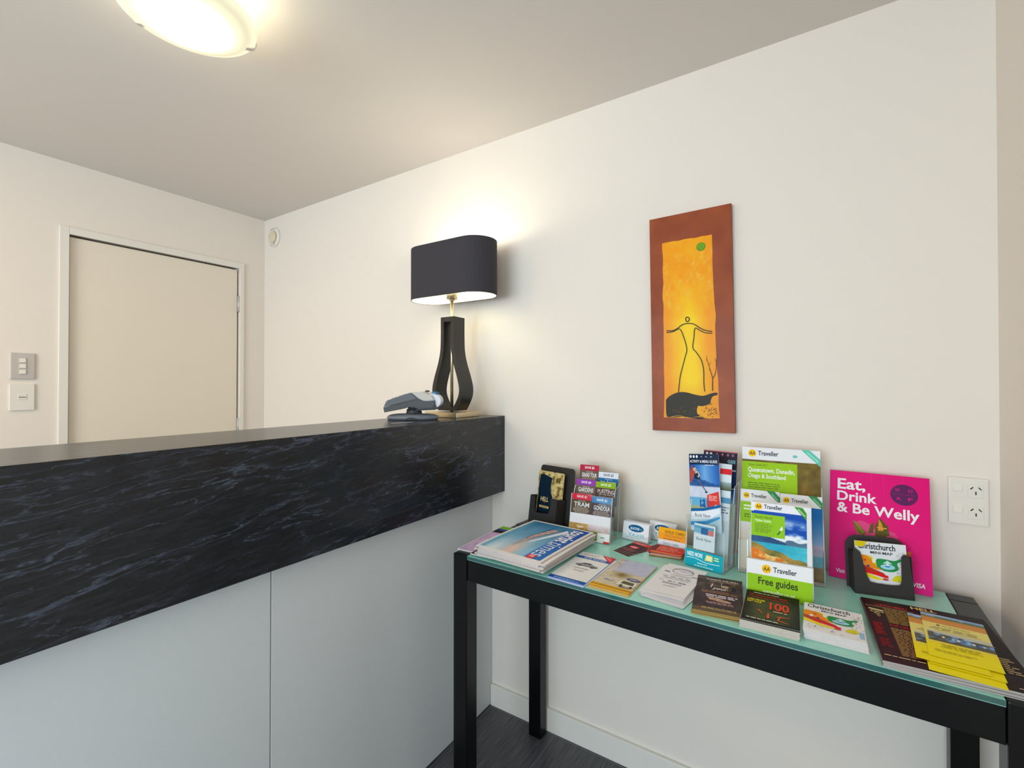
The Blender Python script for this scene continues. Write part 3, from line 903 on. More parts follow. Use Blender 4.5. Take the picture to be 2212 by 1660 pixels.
# ---- car rental brochures
def car(a, x, y, s, body, glass=(40, 44, 52)):
    P = lambda l: [(x + p * s, y + q * s) for p, q in l]
    a.poly(P([(0, 6), (1, 13), (8, 17), (18, 25), (34, 26), (44, 18), (56, 15), (60, 9), (58, 4), (4, 3)]), body)
    a.poly(P([(11, 17), (19, 23.5), (25, 24), (25, 17)]), glass); a.poly(P([(27, 17), (27, 24), (33, 24), (40, 17)]), glass)
    a.poly(P([(2, 3), (58, 4), (59, 7), (1, 6.5)]), (60, 58, 60))
    for q in (13, 47):
        a.ell(x + q * s, y + 4.5 * s, 5.5 * s, 5.5 * s, (30, 30, 32)); a.ell(x + q * s, y + 4.5 * s, 2.8 * s, 2.8 * s, (150, 150, 152))
def carbro():
    a = Art()
    a.rect(0, 0, 107, 18, (20, 86, 170)); a.greek(16, 3, 96, 12, 2, (150, 190, 236), 1)
    a.rect(0, 170, 107, 187, (18, 92, 168)); a.text('BOOK YOUR RIDE', 26, 175, 92, 183, (236, 244, 250))
    a.poly([(66, 220), (107, 220), (107, 172), ], (222, 34, 44)); a.line([(80, 214), (102, 190)], 3, (246, 190, 190)); a.line([(87, 216), (103, 199)], 2.2, (246, 190, 190))
    a.greek(14, 196, 72, 212, 3, (190, 186, 186), 4)
    car(a, 24, 112, 1.15, (160, 158, 164))
    a.greek(26, 92, 82, 100, 2, (170, 168, 170), 7, True); a.greek(34, 74, 76, 84, 2, (206, 196, 184), 9, True)
    return a
ca_ = carbro()
for k, (dx, dy, dr) in enumerate([(.002, -.005, -1.2), (0, -.001, .5), (-.001, .001, 0)]):
    put('car_rental_brochure', ca_ if k == 2 else None, 107, 220, 1.0, flat(2.325 + dx, -.511 + dy, .0004 + k * .0012, -1.5 + dr),
        'white and blue brochure with grey car and red corner, topmost of its pile' if k == 2 else 'copy beneath the white and blue car brochure, showing a blue edge',
        'brochure', 'car brochures', paper=(236, 236, 236), edge=(90, 140, 220))

# ---- campervan brochures
def van():
    a = Art()
    def ph(u, v):
        n = fbm(u * 10, v * 16, 21)
        if v > .5: return mixc(mixc((176, 184, 216), (208, 206, 222), n), (214, 200, 178), max(0, .22 - u) * 4.4)
        c = mixc((196, 178, 146), (232, 224, 206), n)
        return mixc(c, (122, 98, 40), max(0, 1 - abs(u - .45) * 3.5) * max(0, 1 - abs(v - .42) * 7))
    a.photo(0, 22, 108, 220, 22, 40, ph)
    rd = random.Random(5)
    for q in range(30):
        x, y = rd.uniform(0, 24), rd.uniform(60, 214)
        a.ell(x, y, rd.uniform(1, 4), rd.uniform(1, 4), rd.choice([(238, 230, 214), (206, 190, 160), (186, 160, 120)]), 7)
    a.rect(0, 0, 108, 11, (238, 178, 20)); a.rect(0, 11, 108, 19, (184, 134, 24)); a.rect(0, 19, 108, 24, (240, 188, 40))
    a.ell(88, 88, 19, 9, (56, 64, 96)); a.ell(88, 88, 17, 7.4, (104, 112, 146)); a.greek(78, 85, 99, 91, 2, (230, 232, 240), 3, True)
    a.poly([(58, 40), (104, 38), (106, 62), (100, 74), (66, 76), (58, 60)], (232, 226, 204)); a.poly([(66, 52), (100, 50), (98, 68), (68, 70)], (92, 92, 60)); a.greek(70, 28, 98, 34, 1, (60, 54, 44), 2)
    a.ell(72, 40, 4, 5, (40, 38, 36)); a.ell(98, 39, 4, 5, (40, 38, 36))
    a.poly([(16, 56), (40, 50), (42, 62), (30, 70), (20, 68)], (214, 210, 204)); a.line([(20, 58), (38, 55)], 3, (110, 112, 116))
    return a
va = van()
for k, (dx, dy, dr) in enumerate([(.003, -.006, 1.0), (0, -.002, -.5), (0, .002, 0)]):
    put('campervan_brochure', va if k == 2 else None, 108, 220, .9, flat(2.4385 + dx, -.501 + dy, .0004 + k * .0011, -2.5 + dr),
        'sandy brochure with a campervan picture and yellow foot, topmost of its pile' if k == 2 else 'copy under the campervan brochure, showing only its yellow front edge',
        'brochure', 'campervan brochures', paper=(226, 206, 160), edge=(214, 160, 40))

# ---- white printed sheets
def sheet_art():
    a = Art()
    n = 30
    A = [(52 + 27 * math.cos(2 * math.pi * i / n), 162 + 19 * math.sin(2 * math.pi * i / n)) for i in range(n + 1)]
    a.line(A, 3.2, (160, 156, 160))
    a.line(smooth_path([(26, 168), (36, 178), (52, 183), (70, 177), (78, 166)], 5), 8, (158, 152, 158), 6)
    a.poly([(34, 158), (42, 172), (56, 176), (70, 168), (74, 158), (60, 160), (50, 156)], (226, 220, 232))
    a.poly([(44, 162), (54, 170), (62, 162)], (206, 196, 214))
    a.rect(8, 142, 22, 149, (120, 122, 126)); a.rect(80, 138, 97, 143, (136, 130, 136))
    a.greek(28, 124, 84, 136, 3, (196, 190, 196), 4, True)
    for k, x in enumerate((14, 34, 54, 72)): a.rect(x, 112 + (k % 2), x + 13, 115.5 + (k % 2), (140, 138, 142))
    a.greek(16, 98, 92, 108, 2, (196, 192, 196), 6, True)
    a.ell(20, 84, 5, 6, (190, 186, 190)); a.ell(20, 84, 3.6, 4.6, (234, 230, 236))
    for x in (38, 52, 64, 74): a.rect(x, 80, x + (9 if x != 52 else 3), 85, (128, 126, 130))
    a.greek(20, 62, 84, 74, 3, (186, 182, 188), 8, True); a.greek(34, 46, 70, 54, 2, (206, 202, 208), 9, True)
    return a
sa = sheet_art()
rd = random.Random(3)
NS = 9
for k in range(NS):
    top = k == NS - 1
    if top: q = (2.5655, -.4565, -4.5)
    else: q = (2.565 + rd.uniform(-.003, .003) + .006 * (k < 3), -.486 + .002 * k + rd.uniform(-.002, .002), -4 + rd.uniform(-2.5, 2.5) - (3 if k < 3 else 0))
    put('printed_sheet', sa if top else None, 105, 205, .3, flat(q[0], q[1], .0006 + k * .0009, q[2]),
        'white printed sheet with a grey oval emblem, topmost of the loose paper pile' if top else 'loose white sheet in the pile beneath the sheet with the oval emblem',
        'paper sheet', 'loose white sheets', paper=(238, 236, 240), edge=(214, 214, 224), material=M_MATTE,
        bend=lambda x, y, k=k: (.0008 + .0012 * (k / NS)) * (1 + math.cos(x * 5 + k * .3)) * max(0, 1 - y) * .6)

# ---- steak house leaflets
a = Art()
def st(u, v):
    n = fbm(u * 7, v * 12, 31); c = mixc((52, 38, 38), (86, 68, 68), n)
    if v > .55: c = mixc(c, (150, 116, 70), max(0, fbm(u * 12, v * 16, 8) - .52) * 2.4)
    if v < .1: c = mixc(c, (196, 160, 84), .3)
    return c
a.photo(0, 0, 106, 210, 22, 44, st)
a.text('SHARING THE GRILL', 22, 188, 98, 196, (240, 232, 222)); a.greek(30, 178, 92, 184, 1, (190, 160, 140), 2)
a.poly(smooth_path([(58, 150), (66, 146), (74, 150), (72, 157), (64, 160), (57, 156)], 4), (222, 200, 160)); a.ell(65, 152, 5, 3, (170, 130, 80))
a.line([(34, 140), (38, 164)], 2.4, (236, 226, 214)); a.line([(58, 160), (58, 178)], 1.4, (226, 206, 180)); a.poly([(80, 132), (92, 134), (90, 156), (82, 158)], (40, 40, 50))
a.text('your', 36, 126, 70, 140, (244, 236, 224), True, .3)
a.greek(14, 104, 98, 120, 3, (176, 128, 96), 4); a.greek(22, 80, 96, 98, 2, (232, 214, 226), 6, True, .6)
a.poly(smooth_path([(28, 76), (50, 78), (74, 70), (80, 62), (60, 60), (36, 66)], 3), (224, 190, 160)); a.greek(34, 62, 76, 74, 2, (150, 90, 60), 5, True)
a.greek(18, 44, 96, 56, 2, (214, 166, 166), 7, True); a.greek(12, 14, 98, 24, 2, (206, 180, 120), 11, True)
for k in range(4):
    put('restaurant_leaflet', a if k == 3 else None, 106, 210, 2.2, flat(2.694 + .0006 * k, -.507 + .0008 * k, .0004 + k * .0025, 7.5 + (.8 if k == 1 else 0)),
        'dark brown restaurant leaflet topmost of its pile, right of the white sheets' if k == 3 else 'copy beneath the dark brown restaurant leaflet, its gold edge showing',
        'leaflet', 'dark restaurant leaflets', paper=(70, 54, 54), edge=(186, 150, 84), stripes=2)

# ---- green and red tour leaflets
a = Art()
a.photo(0, 16, 110, 172, 20, 30, lambda u, v: mixc(mixc((50, 56, 34), (92, 94, 56), fbm(u * 6, v * 8, 41)), (26, 20, 16), max(0, abs(u - .5) * 2 - .55) * 2 + max(0, v - .72) * 5))
a.rect(0, 0, 110, 16, (22, 22, 22))
for k in range(26): a.line([(2 + k * 4.2, 3), (5 + k * 4.2, 7)], 1.2, (214, 212, 206))
a.greek(10, 17, 88, 23, 1, (236, 236, 230), 4)
a.greek(16, 156, 72, 162, 1, (238, 232, 220), 2)
a.text('LET YOUR JOURNEY BEGIN', 8, 140, 86, 150, (206, 34, 44)); a.greek(8, 130, 96, 137, 1, (176, 40, 70), 2)
a.text('LORD WILDER', 6, 112, 42, 122, (240, 226, 30)); a.text('DAY TOUR', 6, 101, 36, 110, (240, 226, 30))
a.text('100', 52, 78, 90, 118, (236, 64, 44), True); a.greek(60, 68, 90, 75, 1, (240, 220, 190), 5)
a.poly([(48, 32), (54, 32), (53, 48), (51, 62), (49, 48)], (236, 88, 48))
for s_ in ((70, 30, 74, 52), (68, 46, 92, 54), (72, 30, 90, 24), (30, 66, 40, 50)): a.line([(s_[0], s_[1]), (s_[2], s_[3])], 4, (226, 104, 50), 1.5)
for k in range(6):
    put('tour_leaflet', a if k == 5 else None, 110, 172, 2.4, flat(2.794 + .0008 * (k % 3), -.513 + .0012 * k * .5, .0004 + k * .0026, 1.2 + (k % 2) * .5),
        'dark green tour leaflet with large red number, topmost of its pile' if k == 5 else 'copy beneath the dark green tour leaflet, pale page edges showing',
        'leaflet', 'green tour leaflets', paper=(226, 220, 208), edge=(216, 206, 196), stripes=2)

# ---- city map leaflets
def map_art(h=150, w=106):
    """cheerful drawn map cover; base of the art is the foot of the leaflet"""
    a = Art()
    s = h / 150
    Y = lambda y: y * s
    a.text('Christchurch', 6, Y(126), 84, Y(146), (42, 46, 54), True)
    a.text('MINI·MAP', 32, Y(112), 78, Y(121), (50, 56, 64), True)
    a.poly(smooth_path([(0, Y(70)), (0, Y(104)), (14, Y(106)), (28, Y(104)), (40, Y(92)), (50, Y(74)), (52, Y(62)), (30, Y(66))], 4), (246, 146, 30))
    a.poly(smooth_path([(24, Y(104)), (34, Y(102)), (48, Y(78)), (44, Y(72)), (36, Y(90))], 4), (230, 206, 40))
    a.poly(smooth_path([(44, Y(72)), (44, Y(96)), (62, Y(98)), (80, Y(96)), (94, Y(104)), (96, Y(96)), (86, Y(88)), (88, Y(70)), (76, Y(60)), (58, Y(60))], 4), (44, 150, 84))
    a.ell(66, Y(74), 15, Y(8), (170, 220, 240)); a.ell(66, Y(77), 6, Y(4), (60, 150, 214)); a.poly([(56, Y(84)), (76, Y(84)), (66, Y(95))], (200, 236, 234)); a.poly([(60, Y(78)), (72, Y(78)), (66, Y(86))], (226, 244, 246))
    a.ell(38, Y(90), 3.5, Y(8), (250, 246, 214))
    a.poly([(0, Y(78)), (24, Y(70)), (56, Y(54)), (62, Y(46)), (60, Y(38)), (24, Y(50)), (0, Y(62))], (200, 56, 34))
    a.poly([(10, Y(52)), (66, Y(38)), (66, Y(46)), (14, Y(60))], (236, 30, 34)); a.poly([(0, Y(60)), (20, Y(50)), (60, Y(32)), (40, Y(30)), (0, Y(44))], (246, 222, 30))
    a.ell(14, Y(78), 4, Y(6), (240, 236, 230)); a.ell(26, Y(72), 3, Y(3), (50, 70, 150)); a.ell(8, Y(66), 5, Y(6), (196, 60, 44)); a.ell(20, Y(90), 2.4, Y(3), (214, 60, 30))
    a.ell(86, Y(40), 9, Y(11), (226, 218, 40)); a.ell(78, Y(36), 5, Y(6), (226, 218, 40))
    a.rect(96, Y(14), 104, Y(44), (160, 200, 234)); a.ell(60, Y(34), 6, Y(4), (214, 90, 90))
    rd = random.Random(8)
    for q in range(46):
        x = rd.uniform(84, 104) if q % 2 else rd.uniform(6, 104); y = rd.uniform(50, 128) if q % 2 else rd.uniform(6, 34)
        c = rd.choice([(90, 90, 96), (150, 150, 156), (206, 130, 130), (120, 150, 190), (90, 130, 90), (230, 180, 50)])
        a.ell(x, Y(y), rd.uniform(.6, 2.0), Y(rd.uniform(.6, 2.2)), c, 6)
    return a
ma = map_art(138)
NM = 8
rd = random.Random(6)
for k in range(NM):
    top = k == NM - 1
    put('map_leaflet', ma if top else None, 106, 138, 1.9, flat(2.9085 + rd.uniform(-.0015, .0015) + .004 * (1 - k / NM), -.482 + rd.uniform(-.0015, .0015) - .010 * (1 - k / NM), .0004 + k * .0021, -.5 + rd.uniform(-1, 1)),
        'colourful folded city map leaflet lying flat on top of its pile' if top else 'copy beneath the top folded city map leaflet, only its white page edges showing',
        'map leaflet', 'folded city maps in the flat pile', paper=(240, 238, 238), edge=(226, 220, 220), stripes=3)

# ---- big pizza menus and yellow flyers
a = Art()
def mn(u, v):
    c = mixc((52, 12, 20), (34, 28, 28), min(1, max(0, u * 1.3 - .1)))
    return mixc(c, (20, 8, 10), fbm(u * 5, v * 5, 3) * .5)
a.photo(0, 0, 214, 298, 16, 20, mn)
a.text('HELL', 90, 279, 134, 293, (244, 220, 130)); a.text('LUNCH MENU', 24, 262, 80, 274, (196, 30, 26))
a.line([(4, 256), (90, 256)], 1.6, (214, 180, 110))
a.poly([(8, 236), (34, 232), (34, 238), (8, 243)], (244, 224, 160))
for q in ((16, 226, 7, 5), (28, 226, 6, 4), (20, 216, 5, 4), (22, 206, 3, 5)): a.ell(q[0], q[1], q[2], q[3], (206, 186, 130)); a.ell(q[0], q[1], q[2] * .6, q[3] * .6, (60, 20, 20))
a.greek(36, 176, 96, 252, 13, (176, 142, 70), 3); a.text('THE CREATIONS', 34, 160, 96, 170, (196, 26, 30))
a.greek(34, 34, 98, 154, 22, (182, 142, 82), 5); a.greek(6, 110, 24, 168, 9, (170, 30, 34), 6); a.greek(8, 60, 28, 96, 6, (160, 28, 34), 7)
a.greek(6, 22, 98, 28, 1, (220, 190, 140), 9); a.rect(100, 170, 130, 173, (230, 210, 150))
a.greek(176, 150, 196, 200, 7, (170, 148, 96), 12); a.greek(184, 60, 206, 120, 8, (184, 160, 120), 13)
a.ell(206, 28, 9, 10, (170, 40, 44)); a.greek(182, 10, 206, 15, 1, (226, 190, 180), 14)
for k in range(5):
    top = k == 4
    put('pizza_menu', a if top else None, 214, 298, 2.2, flat(3.035 + .0006 * (k % 3), -.526 + .0005 * k, .0004 + k * .0024, 2.3 + (k % 2) * .3),
        'large dark red pizza menu with gold print, topmost of the thick pile' if top else 'copy beneath the large dark pizza menu, grey page edges showing in front',
        'menu', 'pizza menus in the thick pile', paper=(60, 40, 40), edge=(196, 188, 184), stripes=2,
        bend=lambda x, y, k=k: -.0007 * (k / 4) * (abs(x - .5) * 2) ** 2)
ZM = .0004 + 5 * .0024 + .0006
a = Art()
a.rect(0, 0, 99, 210, (252, 234, 0))
a.photo(0, 60, 99, 172, 10, 12, lambda u, v: mixc((248, 226, 60), (240, 228, 130), min(1, v * 2)))
a.photo(0, 170, 99, 210, 20, 10, lambda u, v: mixc((220, 150, 70), (90, 120, 90), max(0, min(1, (v - .4) * 5))) if v < .62 + .2 * fbm(u * 6, 1, 3) else mixc((120, 160, 220), (190, 214, 240), fbm(u * 6, v * 6, 3)))
a.rect(0, 162, 99, 171, (226, 152, 84))
a.photo(5, 72, 99, 122, 24, 14, lambda u, v: mixc(mixc((74, 78, 60), (110, 108, 84), fbm(u * 9, v * 6, 5)), (120, 170, 226), max(0, fbm(u * 12, v * 7, 9) - .48) * 6 * (abs(v - .45) < .3)) if v < .8 - .15 * u else (206, 206, 190))
for k in range(9): a.ell(28 + k * 7.2, 96 - k * .6, 2.4, 4.5, [(236, 240, 248), (70, 120, 200), (180, 210, 236)][k % 3], 8)
a.rect(22, 150, 27, 155, (50, 60, 50)); a.greek(30, 150, 84, 154, 1, (180, 170, 110), 3)
for k, x in enumerate((10, 28, 46, 66)): a.rect(x, 132, x + 14, 135, (178, 150, 150))
a.greek(12, 138, 86, 143, 1, (190, 180, 110), 5, True); a.greek(16, 126, 88, 129, 1, (196, 184, 90), 6, True)
a.greek(14, 46, 84, 64, 3, (206, 190, 30), 7, True); a.greek(10, 24, 80, 34, 2, (214, 198, 30), 9)
NY = [(3.101, -.518, -4, 0), (3.105, -.494, -5, 0), (3.088, -.488, -4, 0), (3.109, -.468, -5, 1)]
for k, (x, y, r_, top) in enumerate(NY):
    put('yellow_flyer', a, 99, 210, .5, flat(x, y, ZM + .0008 * k * 1.6, r_),
        ['bottom yellow flyer of the fan on the pizza menus, reaching furthest forward',
         'yellow flyer second from the bottom of the fan on the pizza menus',
         'yellow flyer peeping out on the left of the fan on the pizza menus',
         'yellow flyer topmost of the fan on the pizza menus'][k],
        'flyer', 'yellow flyers fanned on the menus', paper=(246, 226, 30), edge=(226, 206, 30),
        bend=lambda x, y, k=k: .0012 * (1 - math.cos(x * 3)) * .4 + .0035 * k / 3 * (1 - y) ** 2 * .3)

# ---- small red cards lying flat
a = Art()
a.rect(0, 0, 62, 104, (64, 34, 34)); a.rect(0, 82, 62, 104, (222, 50, 54)); a.greek(6, 88, 58, 98, 2, (246, 196, 190), 3)
a.ell(28, 52, 17, 14, (206, 32, 52)); a.ell(28, 52, 12, 4, (244, 222, 222)); a.greek(6, 10, 56, 34, 5, (172, 110, 110), 4)
for k in range(3):
    put('discount_card', a, 62, 104, .9, flat(2.402 + .004 * k, -.212 - .006 * (2 - k) + .002, .0004 + k * .0011, -20 + k * 5 - 5),
        ['lowest of three fanned dark red cards lying flat behind the car brochure', 'middle of three fanned dark red cards lying flat behind the car brochure', 'top one of three fanned dark red cards lying flat behind the car brochure'][k],
        'card', 'dark red cards lying flat', paper=(80, 40, 40), edge=(180, 150, 140))

# ---- holders -----------------------------------------------------------
def tanL(L): return math.tan(R(L))
def acrylic(label, x, y, rot, L, w, d, hf, hb, steps=None, t=.002):
    m = frame(x, y, ZT + .0008, rot, L)
    h = empty('brochure_holder', m, label, 'brochure holder')
    tl = tanL(L)
    by = lambda z: -z * tl
    MB().prism([(0, by(0)), (w, by(0)), (w, hf), (0, hf)], 'z', -t, 0, 0, 1).build('front_panel', [m_acr, m_acre], h)
    MB().prism([(0, by(-d)), (w, by(-d)), (w, hb - .006), (w - .006, hb), (.006, hb), (0, hb - .006)], 'z', -d, -d + t, 0, 1).build('back_panel', [m_acr, m_acre], h)
    st_ = steps or [(-.006, hf), (-d * .7, hf + (hb - hf) * .45), (-d + t, hb * .93)]
    poly = [(by(-t), -t)] + [(yy, zz) for zz, yy in [(-t, hf - .001)] + [s for s in st_]] + [(by(-d + t), -d + t)]
    for xs in (0, w - t):
        MB().prism(poly, 'x', xs, xs + t, 0, 1).build('side_panel', [m_acr, m_acre], h)
    MB().prism([(by(-t) + .0, -t), (by(-t) + .002, -t), (by(-d + t) + .002, -d + t), (by(-d + t), -d + t)], 'x', t, w - t, 0, 1).build('base_panel', [m_acr, m_acre], h)
    return h, m, tl

def card_holder_black(label, x, y, rot, L, w, d, front, back, side_h, bx0, bx1, bh, rc):
    m = frame(x, y, ZT + .0006, rot, L)
    h = empty('brochure_holder', m, label, 'brochure holder')
    tl = tanL(L); t = .0015
    mb_ = mat('black_board', (44, 39, 38), .6, bump=(500, .1))
    MB().prism(front, 'z', -t, 0).build('front_panel', mb_, h)
    # rounded back card
    pts = [(bx0, d * tl), (bx1, d * tl)]
    for cx, cy, a0 in ((bx1 - rc, bh - rc, 0), (bx0 + rc, bh - rc, 90)):
        for k in range(8):
            a_ = R(a0 + 90 * k / 7); pts.append((cx + rc * math.cos(a_), cy + rc * math.sin(a_)))
    MB().prism(pts, 'z', -d - t, -d).build('back_panel', mb_, h)
    for xs in (0, w - t):
        MB().prism([(t * tl, -t), (side_h, -t), (side_h, -d), (d * tl, -d)], 'x', xs, xs + t).build('side_panel', mb_, h)
    MB().prism([(t * tl, -t), (t * tl + t, -t), (d * tl + t, -d), (d * tl, -d)], 'x', t, w - t).build('base_panel', mb_, h)
    return h, m, tl

# left black board holder with the dark booklet
front = [(0, 0), (.128, 0), (.128, .110), (.100, .110)] + smooth_path([(.099, .100), (.097, .064), (.086, .053), (.036, .049), (.026, .058), (.024, .100)], 4) + [(.023, .106), (0, .106)]
h, m, tl = card_holder_black('black board holder with rounded back at the left end, behind the newspapers', 2.031, -.126, -12, 9, .128, .058, front, None, .108, -.011, .153, .222, .014)
a = Art()
gold = (206, 178, 104)
def tex(u, v):
    n = fbm(u * 12, v * 18, 51)
    return mixc((150, 122, 62), (236, 220, 160), n * 1.3 - .1) if n > .42 else mixc((60, 50, 34), (150, 122, 62), n * 2)
a.photo(0, 0, 122, 194, 44, 64, tex)
rd = random.Random(2)
L_ = [(5 + rd.uniform(-1.5, 2.5), 4 + 174 * k / 16) for k in range(17)]
Rt = []
for k in range(17):
    v = 1 - k / 16
    x = 66 + 6 * rd.uniform(-.4, .4) if v > .66 else 70 + 48 * (1 - v / .66) * 1.0 + rd.uniform(-2, 2)
    Rt.append((min(x, 114), 4 + 168 * v))
a.poly(L_ + [(26, 182)] + Rt, (12, 34, 52))
a.text('HELL', 20, 82, 58, 98, (226, 206, 140)); a.ell(39, 78, 4, 2.5, (196, 40, 50), 8); a.rect(16, 58, 62, 66, (214, 190, 116)); a.greek(20, 59.5, 58, 64.5, 1, (90, 70, 40), 3, True)
put('pizza_booklet', a, 122, 194, 3, m @ T3(.003, .007, -.036), 'navy booklet with ragged gold edges standing in the left black board holder', 'booklet', paper=(20, 34, 46), edge=(196, 176, 120))

# attraction ticket rack
h, m, tl = acrylic('clear rack of attraction tickets in two columns, right of the black board holder', 2.228, -.188, 3, 12, .146, .085, .150, .205, steps=[(-.02, .150), (-.03, .175), (-.06, .19), (-.083, .20)])
for xx, yy in ((-.034, .07), (-.058, .10)):
    MB().box(.002, -xx * tl + .004, xx - .001, .144, yy, xx + .001).build('tier_panel', [m_acr], h)
a = Art()
a.rect(0, 50, 142, 84, (228, 228, 232)); a.photo(0, 26, 142, 56, 24, 8, lambda u, v: mixc(mixc((226, 220, 220), (176, 140, 140), fbm(u * 14, v * 5, 3) * 1.2), (232, 230, 232), v * v))
a.photo(0, 28, 66, 52, 16, 8, lambda u, v: mixc((140, 104, 40), (222, 186, 110), fbm(u * 8, v * 4, 9)))
a.text('Explore', 28, 36, 50, 46, (240, 230, 206)); a.rect(22, 4, 100, 32, (124, 156, 44)); a.rect(2, 14, 22, 28, (214, 210, 196)); a.greek(30, 12, 92, 26, 2, (150, 178, 80), 3)
a.rect(100, 4, 142, 30, (232, 232, 228)); a.greek(112, 14, 130, 20, 1, (40, 150, 130), 3); a.rect(122, 0, 142, 6, (214, 60, 50))
printed('front_insert', a, 142, 84, .4, T3(.002, .001, .0002), paper=(236, 234, 232), parent=h)
def ticket(top, lab, tcol, base, title, title2=None, tl_dark=False, save=(250, 240, 244), hs=20):
    a = Art()
    a.photo(0, 0, 71, 112, 8, 10, lambda u, v: mixc(base, tuple(q * 1.25 for q in base), fbm(u * 5, v * 6, len(title))))
    a.rect(0, 112 - hs, 71, 112, tcol); a.text(lab, 18, 112 - hs * .74, 54, 112 - hs * .26, save)
    y = 112 - hs
    a.greek(24, y - 6, 50, y - 3, 1, (220, 214, 206), 2)
    if title2:
        a.text(title, 8, y - 18, 66, y - 6, (226, 220, 214), False); a.text(title2, 12, y - 25, 62, y - 19, (206, 200, 192), False); y -= 6
    else: a.text(title, 9, y - 23, 64, y - 8, (240, 238, 234))
    a.greek(6, y - 44, 66, y - 24, 5, (196, 176, 160), 4, True)
    return a
TK = [
 (0, .251, -.060, (186, 34, 66), (96, 78, 70), 'SAVE $5', 'GRAND TOUR', None, 'grand tour', (250, 240, 244), 'dark red topped grand tour ticket, highest in the clear ticket rack'),
 (1, .231, -.058, (226, 232, 240), (16, 96, 148), 'SAVE $5', 'int. Jenny', None, 'blue', (60, 76, 110), 'white and blue ticket at the back right of the clear ticket rack'),
 (0, .199, -.036, (150, 60, 176), (98, 84, 76), 'SAVE $4', 'GARDENS', None, 'gardens', (250, 240, 250), 'purple topped gardens ticket in the middle row of the ticket rack'),
 (1, .197, -.036, (140, 178, 26), (78, 52, 46), 'SAVE $5', 'PUNTING', 'ON THE AVON', 'punting', (240, 248, 220), 'lime topped punting ticket in the middle row of the ticket rack'),
 (0, .150, -.005, (232, 10, 60), (84, 60, 40), 'SAVE $1', 'TRAM', None, 'tram', (255, 236, 240), 'bright red topped tram ticket in the front row of the ticket rack'),
 (1, .146, -.005, (10, 122, 184), (72, 46, 58), 'SAVE $1', 'GONDOLA', None, 'gondola', (240, 248, 255), 'blue topped gondola ticket in the front row of the ticket rack'),
]
for col, top, zz, tc_, base, lab, t1, t2, _, sv, lb in TK:
    put('attraction_ticket', ticket(top, lab, tc_, base, t1, t2, save=sv), 71, 112, 1.2, m @ T3(.0022 + col * .0715, top - .112, zz), lb, 'ticket', 'attraction tickets in the clear rack', paper=(110, 90, 80), edge=(200, 190, 186))

# business card holders
def card_stand(label, x, y, rot):
    m = frame(x, y, ZT + .0006, rot, 12)
    h = empty('business_card_holder', m, label, 'card holder')
    tl = tanL(12); w = .096; d = .026
    MB().prism([(0, 0), (w, 0), (w, .022), (w * .72, .016), (w * .28, .016), (0, .022)], 'z', -.0015, 0, 0, 1).build('front_panel', [m_acr, m_acre], h)
    MB().prism([(0, d * tl), (w, d * tl), (w, .044), (0, .044)], 'z', -d, -d + .0015, 0, 1).build('back_panel', [m_acr, m_acre], h)
    MB().prism([(.0015 * tl, -.0015), (.0025, -.0015), (d * tl + .002, -d + .0015), (d * tl, -d + .0015)], 'x', 0, w, 0, 1).build('base_panel', [m_acr, m_acre], h)
    return m, tl
def bluecard():
    a = Art()
    a.ell(46, 38, 27, 11.5, (22, 84, 132)); a.ell(46, 38, 25.5, 10, (10, 98, 150)); a.text('BLUE STAR', 26, 33, 58, 41, (244, 250, 252), True, .15); a.ell(64, 37, 2.6, 2, (140, 214, 120), 8)
    a.text('TAXIS', 20, 11, 76, 21, (116, 196, 214)); a.greek(12, 4, 80, 9, 1, (196, 214, 210), 3)
    return a
bc = bluecard()
for (x, y, rot, lb, n) in ((2.383, -.098, -7, 'the stand by the ticket rack', 6), (2.457, -.054, -8, 'the stand behind the orange card', 5)):
    m, tl = card_stand('clear little card stand of blue oval taxi cards, ' + ('right beside the ticket rack' if n == 6 else 'half hidden behind the orange card'), x, y, rot)
    for k in range(n):
        put('business_card', bc, 91, 56, .7, m @ T3(.0025, .003 + (.0225 - .0038 * k) * tl, -.0225 + .0038 * k),
            ('front' if k == n - 1 else 'copy behind the front') + ' blue oval taxi card in ' + lb, 'business card', 'taxi cards in ' + lb, paper=(240, 240, 244), edge=(222, 224, 228), material=M_MATTE)
# orange card in front
a = Art()
a.rect(0, 26, 90, 62, (250, 164, 34)); a.rect(0, 46, 90, 62, (252, 178, 10)); a.text('GOLD CARD', 20, 47, 82, 56, (120, 76, 20)); a.greek(20, 36, 84, 44, 2, (206, 130, 20), 2); a.greek(16, 28, 76, 33, 1, (170, 106, 60), 5)
a.rect(0, 0, 90, 26, (230, 232, 240)); a.text('GOLD CARD', 16, 13, 66, 19, (110, 116, 140)); a.text('ICON', 16, 6, 40, 11, (110, 116, 140))
gm, tl = card_stand('clear little card stand holding the orange and white cards', 2.508, -.136, -5)
for k in range(2):
    put('gold_card', a, 90, 62, 1.6, gm @ T3(.003, .004 + .016 * tl - k * .001, -.018 + .005 * k), 'orange and white card facing front in its small stand' if k else 'copy of the orange card just behind the front one', 'card', 'orange cards', paper=(244, 236, 220), edge=(232, 200, 150))
